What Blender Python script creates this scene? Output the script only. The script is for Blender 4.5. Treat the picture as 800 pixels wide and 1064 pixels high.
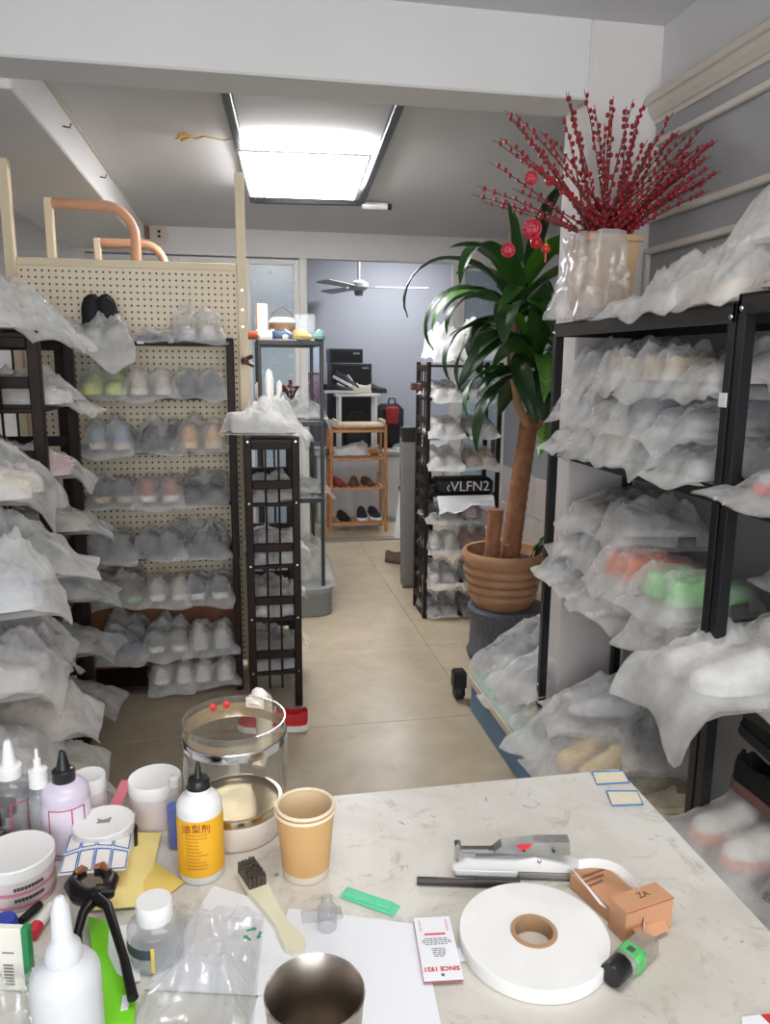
import bpy, bmesh, math, random
import numpy as np
from mathutils import Vector, Matrix, Euler

for o in list(bpy.data.objects):
    bpy.data.objects.remove(o)
S = bpy.context.scene
COL = S.collection
PI = math.pi

# ------------------------------------------------------------------ camera
F = 800.0                      # focal length in pixels of the 800x1064 frame
CH = 1.40                      # camera height
YAW = math.radians(10.62)
PITCH = math.radians(10.92)
ROLL = 0.008
_f = Vector((math.sin(YAW)*math.cos(PITCH), math.cos(YAW)*math.cos(PITCH), -math.sin(PITCH)))
_r = Vector((math.cos(YAW), -math.sin(YAW), 0))
_u = _r.cross(_f)
_r2 = _r*math.cos(ROLL) + _u*math.sin(ROLL)
_u2 = _u*math.cos(ROLL) - _r*math.sin(ROLL)
camd = bpy.data.cameras.new('camera')
cam = bpy.data.objects.new('camera', camd)
COL.objects.link(cam)
m = Matrix((_r2, _u2, -_f)).transposed().to_4x4()
m.translation = Vector((0, 0, CH))
cam.matrix_world = m
camd.sensor_fit = 'VERTICAL'
camd.sensor_height = 24.0
camd.lens = 24.0*F/1064.0
camd.clip_start = 0.02
S.camera = cam

# ------------------------------------------------------------------ light
S.view_settings.view_transform = 'Standard'
S.view_settings.look = 'None'
S.view_settings.gamma = 1.0
S.view_settings.use_curve_mapping = False
S.view_settings.exposure = 0.80
S.cycles.transparent_max_bounces = 24
S.cycles.max_bounces = 8
world = bpy.data.worlds.new('world')
S.world = world
world.use_nodes = True
wb = world.node_tree.nodes['Background']
wb.inputs['Color'].default_value = (0.86, 0.93, 1.0, 1)
wb.inputs['Strength'].default_value = 0.8

def area(name, loc, rot, sx, sy, power, color=(1, 1, 1)):
    l = bpy.data.lights.new(name, 'AREA')
    l.shape = 'RECTANGLE'; l.size = sx; l.size_y = sy; l.energy = power; l.color = color
    o = bpy.data.objects.new(name, l); COL.objects.link(o)
    o.location = loc; o.rotation_euler = rot
    return o
# daylight through the open shop front behind the photographer
area('shopfront_daylight', (0.1, -2.45, 1.5), (math.radians(90), 0, 0), 2.6, 2.3, 52, (0.95, 0.98, 1.0))
# tube lamps under the ceiling of the front room
area('front_ceiling_lamp_light', (0.25, 0.5, 2.40), (0, 0, 0), 1.2, 0.5, 8, (1.0, 0.97, 0.93))
# lamp in the back room beyond the sliding doors
area('back_room_lamp_light', (1.5, 6.9, 2.52), (0, 0, 0), 0.5, 0.5, 20, (0.95, 0.97, 1.0))

# ------------------------------------------------------------------ pixel helpers
def ray(x, y):
    return _f + _r2*((x-400)/F) + _u2*((532-y)/F)
C0 = Vector((0, 0, CH))
def pz(x, y, z):
    d = ray(x, y); return C0 + d*((z-CH)/d.z)
def py(x, y, Y):
    d = ray(x, y); return C0 + d*(Y/d.y)
def pxx(x, y, X):
    d = ray(x, y); return C0 + d*(X/d.x)

# ------------------------------------------------------------------ materials
MATS = {}
def srgb(c):
    return tuple((v/255/12.92) if v/255 <= 0.04045 else ((v/255+0.055)/1.055)**2.4 for v in c)
def mat(name, rgb, rough=0.6, metal=0.0, var=0.0, scale=12.0, bump=0.0, bscale=None, spec=0.5, trans=0.0, sss=0.0, alpha=1.0, coat=0.0):
    """procedural material: base colour with noise variation and optional bump"""
    if name in MATS: return MATS[name]
    mt = bpy.data.materials.new(name); mt.use_nodes = True
    nt = mt.node_tree; b = nt.nodes['Principled BSDF']
    c = srgb(rgb)
    b.inputs['Roughness'].default_value = rough
    b.inputs['Metallic'].default_value = metal
    b.inputs['Specular IOR Level'].default_value = spec
    b.inputs['Transmission Weight'].default_value = trans
    b.inputs['Alpha'].default_value = alpha
    b.inputs['Coat Weight'].default_value = coat
    tc = nt.nodes.new('ShaderNodeTexCoord')
    if var > 0:
        n = nt.nodes.new('ShaderNodeTexNoise'); n.inputs['Scale'].default_value = scale
        n.inputs['Detail'].default_value = 5
        nt.links.new(tc.outputs['Object'], n.inputs['Vector'])
        rp = nt.nodes.new('ShaderNodeValToRGB')
        rp.color_ramp.elements[0].position = 0.3; rp.color_ramp.elements[1].position = 0.7
        rp.color_ramp.elements[0].color = (*[v*(1-var) for v in c], 1)
        rp.color_ramp.elements[1].color = (*[min(1, v*(1+var)) for v in c], 1)
        nt.links.new(n.outputs['Fac'], rp.inputs['Fac'])
        nt.links.new(rp.outputs['Color'], b.inputs['Base Color'])
    else:
        b.inputs['Base Color'].default_value = (*c, 1)
    if bump > 0:
        n2 = nt.nodes.new('ShaderNodeTexNoise'); n2.inputs['Scale'].default_value = bscale or scale*4
        n2.inputs['Detail'].default_value = 4
        nt.links.new(tc.outputs['Object'], n2.inputs['Vector'])
        bp = nt.nodes.new('ShaderNodeBump'); bp.inputs['Strength'].default_value = bump
        bp.inputs['Distance'].default_value = 0.01
        nt.links.new(n2.outputs['Fac'], bp.inputs['Height'])
        nt.links.new(bp.outputs['Normal'], b.inputs['Normal'])
    MATS[name] = mt
    return mt

def emis(name, rgb, strength):
    mt = bpy.data.materials.new(name); mt.use_nodes = True
    nt = mt.node_tree; b = nt.nodes['Principled BSDF']
    b.inputs['Base Color'].default_value = (*srgb(rgb), 1)
    b.inputs['Emission Color'].default_value = (*srgb(rgb), 1)
    b.inputs['Emission Strength'].default_value = strength
    MATS[name] = mt
    return mt

def cloth(name, rgb, density, dvar=0.15, rough=0.7, gloss=0.0):
    """thin see-through non-woven fabric / film: transparent mixed with diffuse and translucent"""
    mt = bpy.data.materials.new(name); mt.use_nodes = True
    nt = mt.node_tree; nt.nodes.clear()
    out = nt.nodes.new('ShaderNodeOutputMaterial')
    tr = nt.nodes.new('ShaderNodeBsdfTransparent')
    df = nt.nodes.new('ShaderNodeBsdfDiffuse'); df.inputs['Color'].default_value = (*srgb(rgb), 1)
    tl = nt.nodes.new('ShaderNodeBsdfTranslucent'); tl.inputs['Color'].default_value = (*srgb(rgb), 1)
    m1 = nt.nodes.new('ShaderNodeMixShader'); m1.inputs[0].default_value = 0.25
    nt.links.new(df.outputs[0], m1.inputs[1]); nt.links.new(tl.outputs[0], m1.inputs[2])
    last = m1
    tc = nt.nodes.new('ShaderNodeTexCoord')
    n2 = nt.nodes.new('ShaderNodeTexNoise'); n2.inputs['Scale'].default_value = 55
    n2.inputs['Detail'].default_value = 6
    nt.links.new(tc.outputs['Object'], n2.inputs['Vector'])
    bp = nt.nodes.new('ShaderNodeBump'); bp.inputs['Strength'].default_value = 0.35; bp.inputs['Distance'].default_value = 0.004
    nt.links.new(n2.outputs['Fac'], bp.inputs['Height'])
    nt.links.new(bp.outputs['Normal'], df.inputs['Normal'])
    if gloss > 0:
        gl = nt.nodes.new('ShaderNodeBsdfGlossy'); gl.inputs['Roughness'].default_value = 0.12
        mg = nt.nodes.new('ShaderNodeMixShader'); mg.inputs[0].default_value = gloss
        nt.links.new(m1.outputs[0], mg.inputs[1]); nt.links.new(gl.outputs[0], mg.inputs[2])
        nt.links.new(bp.outputs['Normal'], gl.inputs['Normal'])
        last = mg
    n = nt.nodes.new('ShaderNodeTexNoise'); n.inputs['Scale'].default_value = 14; n.inputs['Detail'].default_value = 4
    nt.links.new(tc.outputs['Object'], n.inputs['Vector'])
    mr = nt.nodes.new('ShaderNodeMapRange'); mr.inputs['From Min'].default_value = 0.3; mr.inputs['From Max'].default_value = 0.7
    mr.inputs['To Min'].default_value = density-dvar; mr.inputs['To Max'].default_value = density+dvar
    nt.links.new(n.outputs['Fac'], mr.inputs['Value'])
    mx = nt.nodes.new('ShaderNodeMixShader')
    nt.links.new(mr.outputs[0], mx.inputs[0])
    nt.links.new(tr.outputs[0], mx.inputs[1]); nt.links.new(last.outputs[0], mx.inputs[2])
    nt.links.new(mx.outputs[0], out.inputs['Surface'])
    MATS[name] = mt
    return mt

def clear(name, tint=(255, 255, 255), ior=1.45, haze=0.0, rough=0.03, refl=1.0):
    """thin clear glass / plastic wall: transparent with Fresnel reflection"""
    mt = bpy.data.materials.new(name); mt.use_nodes = True
    nt = mt.node_tree; nt.nodes.clear()
    out = nt.nodes.new('ShaderNodeOutputMaterial')
    tr = nt.nodes.new('ShaderNodeBsdfTransparent'); tr.inputs['Color'].default_value = (*srgb(tint), 1)
    gl = nt.nodes.new('ShaderNodeBsdfGlossy'); gl.inputs['Roughness'].default_value = rough
    lw = nt.nodes.new('ShaderNodeLayerWeight'); lw.inputs['Blend'].default_value = 0.5
    pw = nt.nodes.new('ShaderNodeMath'); pw.operation = 'POWER'; pw.inputs[1].default_value = 3.0
    nt.links.new(lw.outputs['Facing'], pw.inputs[0])
    fr = nt.nodes.new('ShaderNodeMapRange'); fr.inputs['To Min'].default_value = 0.04*refl; fr.inputs['To Max'].default_value = 0.45*refl
    nt.links.new(pw.outputs[0], fr.inputs['Value'])
    mx = nt.nodes.new('ShaderNodeMixShader')
    nt.links.new(fr.outputs[0], mx.inputs[0]); nt.links.new(tr.outputs[0], mx.inputs[1]); nt.links.new(gl.outputs[0], mx.inputs[2])
    last = mx
    if haze > 0:
        df = nt.nodes.new('ShaderNodeBsdfDiffuse'); df.inputs['Color'].default_value = (0.85, 0.85, 0.85, 1)
        m2 = nt.nodes.new('ShaderNodeMixShader'); m2.inputs[0].default_value = haze
        nt.links.new(mx.outputs[0], m2.inputs[1]); nt.links.new(df.outputs[0], m2.inputs[2]); last = m2
    nt.links.new(last.outputs[0], out.inputs['Surface'])
    MATS[name] = mt
    return mt

# ------------------------------------------------------------------ mesh builder
class MB:
    def __init__(s): s.v = []; s.f = []
    def add(s, vs, fs):
        n = len(s.v); s.v += [tuple(v) for v in vs]; s.f += [tuple(i+n for i in f) for f in fs]; return s
    def box(s, x0, x1, y0, y1, z0, z1, M=None):
        vs = [Vector(p) for p in ((x0,y0,z0),(x1,y0,z0),(x1,y1,z0),(x0,y1,z0),(x0,y0,z1),(x1,y0,z1),(x1,y1,z1),(x0,y1,z1))]
        if M is not None: vs = [M @ v for v in vs]
        return s.add(vs, [(3,2,1,0),(4,5,6,7),(0,1,5,4),(1,2,6,5),(2,3,7,6),(3,0,4,7)])
    def cbox(s, x0, x1, y0, y1, z0, z1, c=0.004, M=None):
        """box with chamfered edges"""
        c = min(c, (x1-x0)/2.2, (y1-y0)/2.2, (z1-z0)/2.2)
        bm = bmesh.new(); bmesh.ops.create_cube(bm, size=1)
        for v in bm.verts: v.co = Vector(((x0+x1)/2+v.co.x*(x1-x0), (y0+y1)/2+v.co.y*(y1-y0), (z0+z1)/2+v.co.z*(z1-z0)))
        bmesh.ops.bevel(bm, geom=bm.edges[:]+bm.verts[:], offset=c, segments=1, affect='EDGES')
        bm.verts.index_update()
        vs = [(M @ v.co) if M is not None else v.co.copy() for v in bm.verts]
        fs = [[v.index for v in f.verts] for f in bm.faces]
        bm.free(); return s.add(vs, fs)
    def lathe(s, prof, n=24, c=(0,0,0), M=None, cap=False):
        vs = []; fs = []
        for r, z in prof:
            for k in range(n):
                a = 2*PI*k/n; v = Vector((c[0]+r*math.cos(a), c[1]+r*math.sin(a), c[2]+z))
                vs.append(M @ v if M is not None else v)
        for i in range(len(prof)-1):
            for k in range(n):
                fs.append((i*n+k, i*n+(k+1)%n, (i+1)*n+(k+1)%n, (i+1)*n+k))
        if cap:
            fs.append(tuple(range(n-1, -1, -1))); fs.append(tuple((len(prof)-1)*n+k for k in range(n)))
        return s.add(vs, fs)
    def tube(s, pts, r, n=8, cap=True):
        pts = [Vector(p) for p in pts]; rs = r if isinstance(r, (list, tuple)) else [r]*len(pts)
        vs = []; fs = []; prev = None
        for i, p in enumerate(pts):
            t = (pts[min(i+1, len(pts)-1)]-pts[max(i-1, 0)]).normalized()
            a = t.orthogonal().normalized() if prev is None else (prev - t*prev.dot(t)).normalized()
            prev = a; b = t.cross(a)
            for k in range(n):
                w = 2*PI*k/n; vs.append(p + (a*math.cos(w)+b*math.sin(w))*rs[i])
        for i in range(len(pts)-1):
            for k in range(n):
                fs.append((i*n+k, i*n+(k+1)%n, (i+1)*n+(k+1)%n, (i+1)*n+k))
        if cap:
            fs.append(tuple(range(n-1, -1, -1))); fs.append(tuple((len(pts)-1)*n+k for k in range(n)))
        return s.add(vs, fs)
    def ball(s, c, r, seg=8, rings=6, sc=(1,1,1)):
        prof = [(max(1e-5, r*math.sin(PI*i/rings)), -r*math.cos(PI*i/rings)) for i in range(rings+1)]
        M = Matrix.Translation(Vector(c)) @ Matrix.Diagonal((*sc, 1))
        return s.lathe(prof, seg, (0,0,0), M)
    def prism(s, poly, z0, z1, M=None):
        n = len(poly); vs = [Vector((p[0], p[1], z0)) for p in poly]+[Vector((p[0], p[1], z1)) for p in poly]
        if M is not None: vs = [M @ v for v in vs]
        fs = [tuple(range(n-1, -1, -1)), tuple(range(n, 2*n))]+[(i, (i+1)%n, n+(i+1)%n, n+i) for i in range(n)]
        return s.add(vs, fs)
    def grid(s, pts, flip=False):
        """pts[i][j] rows of points"""
        h = len(pts); w = len(pts[0]); vs = [p for row in pts for p in row]; fs = []
        for i in range(h-1):
            for j in range(w-1):
                q = (i*w+j, i*w+j+1, (i+1)*w+j+1, (i+1)*w+j); fs.append(q[::-1] if flip else q)
        return s.add(vs, fs)
    def mesh(s, name, material, smooth=False):
        me = bpy.data.meshes.new(name); me.from_pydata(s.v, [], s.f); me.update()
        if smooth:
            me.polygons.foreach_set('use_smooth', [True]*len(me.polygons))
            try: me.set_sharp_from_angle(angle=math.radians(smooth if smooth is not True else 40))
            except Exception: pass
        if material is not None: me.materials.append(material)
        return me
    def build(s, name, material, parent=None, smooth=False, loc=None, rot=None):
        return put(name, s.mesh(name, material, smooth), parent, loc, rot)

def put(name, me, parent=None, loc=None, rot=None):
    o = bpy.data.objects.new(name, me); COL.objects.link(o)
    if parent is not None: o.parent = parent
    if loc is not None: o.location = loc
    if rot is not None: o.rotation_euler = rot
    return o
def tag(o, label, cat, group=None):
    o['label'] = label; o['category'] = cat
    if group: o['group'] = group
    return o
def thing(name, label, cat, loc=(0,0,0), rz=0.0, group=None):
    o = put(name, None, None, loc, (0, 0, rz)); return tag(o, label, cat, group)
def struct(o): o['kind'] = 'structure'; return o
def text(name, body, size, material, parent, M, extrude=0.0003, align='CENTER', bold=0.0):
    cu = bpy.data.curves.new('lettering', 'FONT'); cu.body = body; cu.size = size; cu.extrude = extrude; cu.offset = bold*size
    cu.align_x = align; cu.align_y = 'CENTER'; cu.resolution_u = 2
    t = bpy.data.objects.new('lettering', cu); COL.objects.link(t)
    bpy.context.view_layer.update()
    me = bpy.data.meshes.new_from_object(t.evaluated_get(bpy.context.evaluated_depsgraph_get()))
    bpy.data.objects.remove(t)
    me.materials.clear(); me.materials.append(material); me.transform(M)
    return put(name, me, parent)

# ------------------------------------------------------------------ noise (numpy)
def vnoise(rs, x, y, sc):
    """smooth value noise on arrays"""
    G = rs.rand(32, 32)
    u = x*sc+100; v = y*sc+100
    iu = np.floor(u).astype(int); iv = np.floor(v).astype(int); fu = u-iu; fv = v-iv
    fu = fu*fu*(3-2*fu); fv = fv*fv*(3-2*fv)
    g = lambda a, b: G[a % 32, b % 32]
    return (g(iu,iv)*(1-fu)+g(iu+1,iv)*fu)*(1-fv)+(g(iu,iv+1)*(1-fu)+g(iu+1,iv+1)*fu)*fv
# ------------------------------------------------------------------ shared materials
WHITE_PAINT = mat('white_paint', (226, 225, 224), 0.75, var=0.025, scale=2.5, bump=0.03, bscale=60)
CEIL_PAINT = mat('ceiling_paint', (214, 214, 216), 0.8, var=0.03, scale=1.2)
GREY_WALL = mat('grey_wallpaper', (168, 168, 170), 0.55, var=0.06, scale=6, bump=0.08, bscale=90)
GREY_PLAIN = mat('grey_paint', (150, 152, 160), 0.7, var=0.03, scale=2)
CREAM_MOULD = mat('cream_moulding', (222, 214, 202), 0.5, var=0.04, scale=8)
DARK_WOOD = mat('dark_stained_wood', (36, 23, 18), 0.55, spec=0.3, var=0.35, scale=14, bump=0.06, bscale=80)
BLACK_STEEL = mat('black_steel', (26, 26, 29), 0.35, var=0.15, scale=30)
BLACK_MATTE = mat('black_plastic', (22, 22, 24), 0.5, var=0.1, scale=20)
CREAM_FRAME = mat('cream_frame', (238, 219, 186), 0.5, var=0.04, scale=6)
PEACH = mat('peach_paint', (214, 160, 128), 0.45, var=0.05, scale=8)
ALU = mat('white_aluminium', (222, 221, 216), 0.4, var=0.02, scale=5)
BROWN_WOOD = mat('orange_brown_wood', (132, 84, 52), 0.5, var=0.2, scale=10)
BAMBOO = mat('bamboo', (190, 132, 84), 0.5, var=0.15, scale=18)
CHROME = mat('chrome', (205, 206, 208), 0.14, metal=1.0, var=0.04, scale=10)
STEEL = mat('brushed_steel', (178, 168, 158), 0.36, metal=1.0, var=0.12, scale=20)
GAUZE = cloth('gauze_fabric', (244, 243, 242), 0.33, 0.11)
GAUZE_D = cloth('gauze_fabric_dense', (246, 245, 243), 0.46, 0.12)
FILM = cloth('plastic_film', (235, 236, 238), 0.22, 0.10, gloss=0.35)
FILM_W = cloth('milky_plastic_film', (236, 236, 238), 0.45, 0.12, gloss=0.12)
GLASS = clear('clear_glass', (250, 252, 250), 1.45)
GLASSY = clear('clear_plastic', (246, 248, 249), 1.35, haze=0.10)
WHITE_PL = mat('white_plastic', (234, 233, 232), 0.4, var=0.015, scale=10)

def floor_tile_mat():
    mt = bpy.data.materials.new('glazed_beige_tile'); mt.use_nodes = True
    nt = mt.node_tree; b = nt.nodes['Principled BSDF']
    tc = nt.nodes.new('ShaderNodeTexCoord'); oi = nt.nodes.new('ShaderNodeObjectInfo')
    n = nt.nodes.new('ShaderNodeTexNoise'); n.inputs['Scale'].default_value = 4; n.inputs['Detail'].default_value = 8
    n.inputs['Distortion'].default_value = 1.2
    nt.links.new(tc.outputs['Object'], n.inputs['Vector'])
    rp = nt.nodes.new('ShaderNodeValToRGB')
    e = rp.color_ramp.elements
    e[0].position = 0.25; e[0].color = (*srgb((174, 158, 134)), 1)
    e[1].position = 0.7; e[1].color = (*srgb((196, 182, 158)), 1)
    nt.links.new(n.outputs['Fac'], rp.inputs['Fac'])
    # scuffs and dried dirt
    n2 = nt.nodes.new('ShaderNodeTexNoise'); n2.inputs['Scale'].default_value = 9; n2.inputs['Detail'].default_value = 9
    nt.links.new(tc.outputs['Object'], n2.inputs['Vector'])
    r2 = nt.nodes.new('ShaderNodeValToRGB'); r2.color_ramp.elements[0].position = 0.55; r2.color_ramp.elements[1].position = 0.95; r2.color_ramp.elements[1].color = (.6, .6, .6, 1)
    nt.links.new(n2.outputs['Fac'], r2.inputs['Fac'])
    mx = nt.nodes.new('ShaderNodeMixRGB'); mx.inputs[2].default_value = (*srgb((150, 130, 106)), 1)
    nt.links.new(r2.outputs['Color'], mx.inputs[0]); nt.links.new(rp.outputs['Color'], mx.inputs[1])
    nt.links.new(mx.outputs[0], b.inputs['Base Color'])
    mr = nt.nodes.new('ShaderNodeMapRange'); mr.inputs['To Min'].default_value = 0.27; mr.inputs['To Max'].default_value = 0.40
    nt.links.new(n2.outputs['Fac'], mr.inputs['Value']); nt.links.new(mr.outputs[0], b.inputs['Roughness'])
    return mt
TILE = floor_tile_mat()

def pegboard_mat():
    """cream board with a regular field of punched holes (about 3 px in the photograph)"""
    mt = bpy.data.materials.new('punched_cream_board'); mt.use_nodes = True
    nt = mt.node_tree; b = nt.nodes['Principled BSDF']; b.inputs['Roughness'].default_value = 0.55
    tc = nt.nodes.new('ShaderNodeTexCoord'); sep = nt.nodes.new('ShaderNodeSeparateXYZ')
    nt.links.new(tc.outputs['Object'], sep.inputs[0])
    def math_(op, a, b_=None):
        q = nt.nodes.new('ShaderNodeMath'); q.operation = op
        for i, v in enumerate((a, b_)):
            if v is None: continue
            if isinstance(v, (int, float)): q.inputs[i].default_value = v
            else: nt.links.new(v, q.inputs[i])
        return q.outputs[0]
    P = 0.0265
    def cell(o): return math_('SUBTRACT', math_('FRACT', math_('DIVIDE', o, P)), 0.5)
    cx = cell(sep.outputs['X']); cz = cell(sep.outputs['Z'])
    d = math_('SQRT', math_('ADD', math_('MULTIPLY', cx, cx), math_('MULTIPLY', cz, cz)))
    hole = math_('LESS_THAN', d, 0.17)
    mx = nt.nodes.new('ShaderNodeMixRGB'); mx.inputs[1].default_value = (*srgb((246, 231, 204)), 1); mx.inputs[2].default_value = (*srgb((92, 74, 58)), 1)
    nt.links.new(hole, mx.inputs[0]); nt.links.new(mx.outputs[0], b.inputs['Base Color'])
    bp = nt.nodes.new('ShaderNodeBump'); bp.invert = True; bp.inputs['Distance'].default_value = 0.003
    nt.links.new(hole, bp.inputs['Height']); nt.links.new(bp.outputs['Normal'], b.inputs['Normal'])
    return mt
PEG = pegboard_mat()

def table_mat():
    mt = bpy.data.materials.new('worn_white_laminate'); mt.use_nodes = True
    nt = mt.node_tree; b = nt.nodes['Principled BSDF']; b.inputs['Roughness'].default_value = 0.42
    tc = nt.nodes.new('ShaderNodeTexCoord')
    def layer(prev, scale, lo, hi, col, dist=0.0, rough=0.6):
        n = nt.nodes.new('ShaderNodeTexNoise'); n.inputs['Scale'].default_value = scale; n.inputs['Detail'].default_value = 10
        n.inputs['Roughness'].default_value = rough; n.inputs['Distortion'].default_value = dist
        nt.links.new(tc.outputs['Object'], n.inputs['Vector'])
        r = nt.nodes.new('ShaderNodeValToRGB'); r.color_ramp.elements[0].position = lo; r.color_ramp.elements[1].position = hi
        nt.links.new(n.outputs['Fac'], r.inputs['Fac'])
        mx = nt.nodes.new('ShaderNodeMixRGB'); mx.inputs[2].default_value = (*srgb(col), 1)
        nt.links.new(r.outputs['Color'], mx.inputs[0])
        if isinstance(prev, tuple): mx.inputs[1].default_value = (*srgb(prev), 1)
        else: nt.links.new(prev, mx.inputs[1])
        return mx.outputs[0]
    c = layer((222, 219, 212), 3.5, 0.38, 0.70, (196, 189, 178), 0.8)
    c = layer(c, 14, 0.55, 0.70, (176, 168, 155), 1.5, 0.78)
    c = layer(c, 50, 0.62, 0.70, (128, 120, 110), 0.8, 0.72)
    nt.links.new(c, b.inputs['Base Color'])
    return mt
TABLE = table_mat()

# ------------------------------------------------------------------ the room shell
XR = 1.32          # right wall of the front room
YB0, YB1 = 2.42, 2.60   # beam across the room
ZB = 2.205         # underside of that beam
ZC1, ZC2 = 2.43, 2.35   # ceilings in front of and behind the beam
XL = -1.75
XR2 = 2.10         # right wall behind the pillar
YP = 6.0           # partition with the sliding doors
# floor: slab and separate tiles
fl = struct(MB().box(XL-.1, 3.1, -2.6, 8.0, -0.12, -0.004).build('floor', mat('grout', (150, 136, 114), 0.9, var=0.1, scale=20)))
T = 0.8
tile_me = MB().cbox(-T/2+.0012, T/2-.0012, -T/2+.0012, T/2-.0012, -0.010, 0.0, 0.0012).mesh('tile', TILE)
for i in range(-3, 3):
    for j in range(-6, 7):
        x = 0.9+T*i+T/2; y = 2.80+T*j+T/2
        if x-T/2 < XL-.3 or y+T/2 > 8.3 or y < -2.6: continue
        o = put('tile', tile_me, fl, (x, y, 0), (0, 0, PI/2*((i*7+j*3) % 4)))
struct(MB().box(XL-.1, 3.1, -2.6, YB0, ZC1, ZC1+.12).build('ceiling_front', CEIL_PAINT))
struct(MB().box(XL-.1, XR2+.1, YB1, YP+.05, ZC2, ZC2+.16).build('ceiling_middle', CEIL_PAINT))
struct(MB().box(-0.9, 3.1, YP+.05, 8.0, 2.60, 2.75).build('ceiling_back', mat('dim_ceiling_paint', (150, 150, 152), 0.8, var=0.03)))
bm_ = MB().cbox(XL-.1, 1.085, YB0, YB1, ZB, ZC1+.1, 0.006)
struct(bm_.build('beam_front', WHITE_PAINT))
struct(MB().cbox(1.085, XR+.9, YB0, YB1, 0, ZC1+.1, 0.006).build('pillar_right', mat('pillar_paint', (224, 218, 216), 0.75, var=0.02, scale=3)))
# left beam running to the back wall, cable trim along its top
struct(MB().cbox(-1.15, -0.63, YB1, YP+.02, 2.18, ZC2+.1, 0.006).build('beam_left', WHITE_PAINT))
tr = struct(MB().cbox(-0.632, -0.618, YB1, YP, ZC2-.014, ZC2, 0.003).build('trim_1', mat('yellowed_trunking', (205, 196, 182), 0.6, var=0.05)))
struct(MB().box(XL-.1, XL, -2.6, 8.0, 0, 2.6).build('wall_left', GREY_PLAIN))
# right wall of the front room: white above, crown moulding, grey wallpaper with moulded frames
wr = struct(MB().box(XR, XR+.12, -2.6, YB0, 0, ZC1+.1).build('wall_right', WHITE_PAINT))
MB().box(XR-.006, XR, -2.6, YB0-.006, 0.0, 2.19).build('wallpaper', GREY_WALL, wr)
cr = MB()
crown_prof = [(0, 2.145), (.012, 2.145), (.016, 2.158), (.022, 2.160), (.034, 2.180), (.038, 2.196), (.048, 2.200), (.052, 2.216), (.046, 2.226), (0, 2.230)]
cr.prism([(XR-d, z) for d, z in crown_prof], 2.5, -(YB0-.004), Matrix.Rotation(PI/2, 4, 'X'))
struct(cr.build('trim_2', CREAM_MOULD))
def frame_strip(name, segs):
    m_ = MB()
    for (y0, z0, y1, z1) in segs:
        if abs(y0-y1) < 1e-4: m_.cbox(XR-.022, XR-.005, y0-.011, y0+.011, z0, z1, .004)
        else: m_.cbox(XR-.022, XR-.005, y0, y1, z0-.011, z0+.011, .004)
    struct(m_.build(name, CREAM_MOULD))
frame_strip('trim_3', [(2.40, 1.86, 2.40, 2.085), (0.6, 2.085, 2.411, 2.085), (0.6, 1.86, 2.411, 1.86)])
frame_strip('trim_4', [(2.40, 0.2, 2.40, 1.76), (0.6, 1.76, 2.411, 1.76)])
# walls behind the pillar
w2 = struct(MB().box(XR2, XR2+.1, YB1, YP-.02, 0, 2.6).build('wall_right_rear', GREY_PLAIN))
PINK_TILE = mat('pale_wall_tile', (206, 196, 192), 0.35, var=0.04, scale=5)
for k in range(9):
    for r_ in range(2):
        MB().cbox(XR2-.012, XR2, YB1+.02+k*.37, YB1+.02+k*.37+.366, .002+r_*.3, .002+r_*.3+.296, .002).build('wall_tile', PINK_TILE, w2)
struct(MB().box(-1.1, 3.1, 7.7, 7.8, 0, 2.7).build('wall_back', GREY_PLAIN))
struct(MB().box(-1.1, -1.0, YP+.05, 7.7, 0, 2.7).build('wall_back_left', GREY_PLAIN))
struct(MB().box(3.0, 3.1, YP, 7.7, 0, 2.7).build('wall_back_right', GREY_PLAIN))
struct(MB().cbox(-1.7, XR2, YP-.03, YP+.06, 2.16, ZC2+.1, .004).build('wall_fascia', WHITE_PAINT))
struct(MB().box(XL, -1.05, YP-.02, YP+.05, 0, 2.2).build('wall_partition_left', WHITE_PAINT))
struct(MB().box(XR2-.01, 3.1, YP-.02, YP+.05, 0, 2.7).build('wall_partition_right', WHITE_PAINT))

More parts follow.
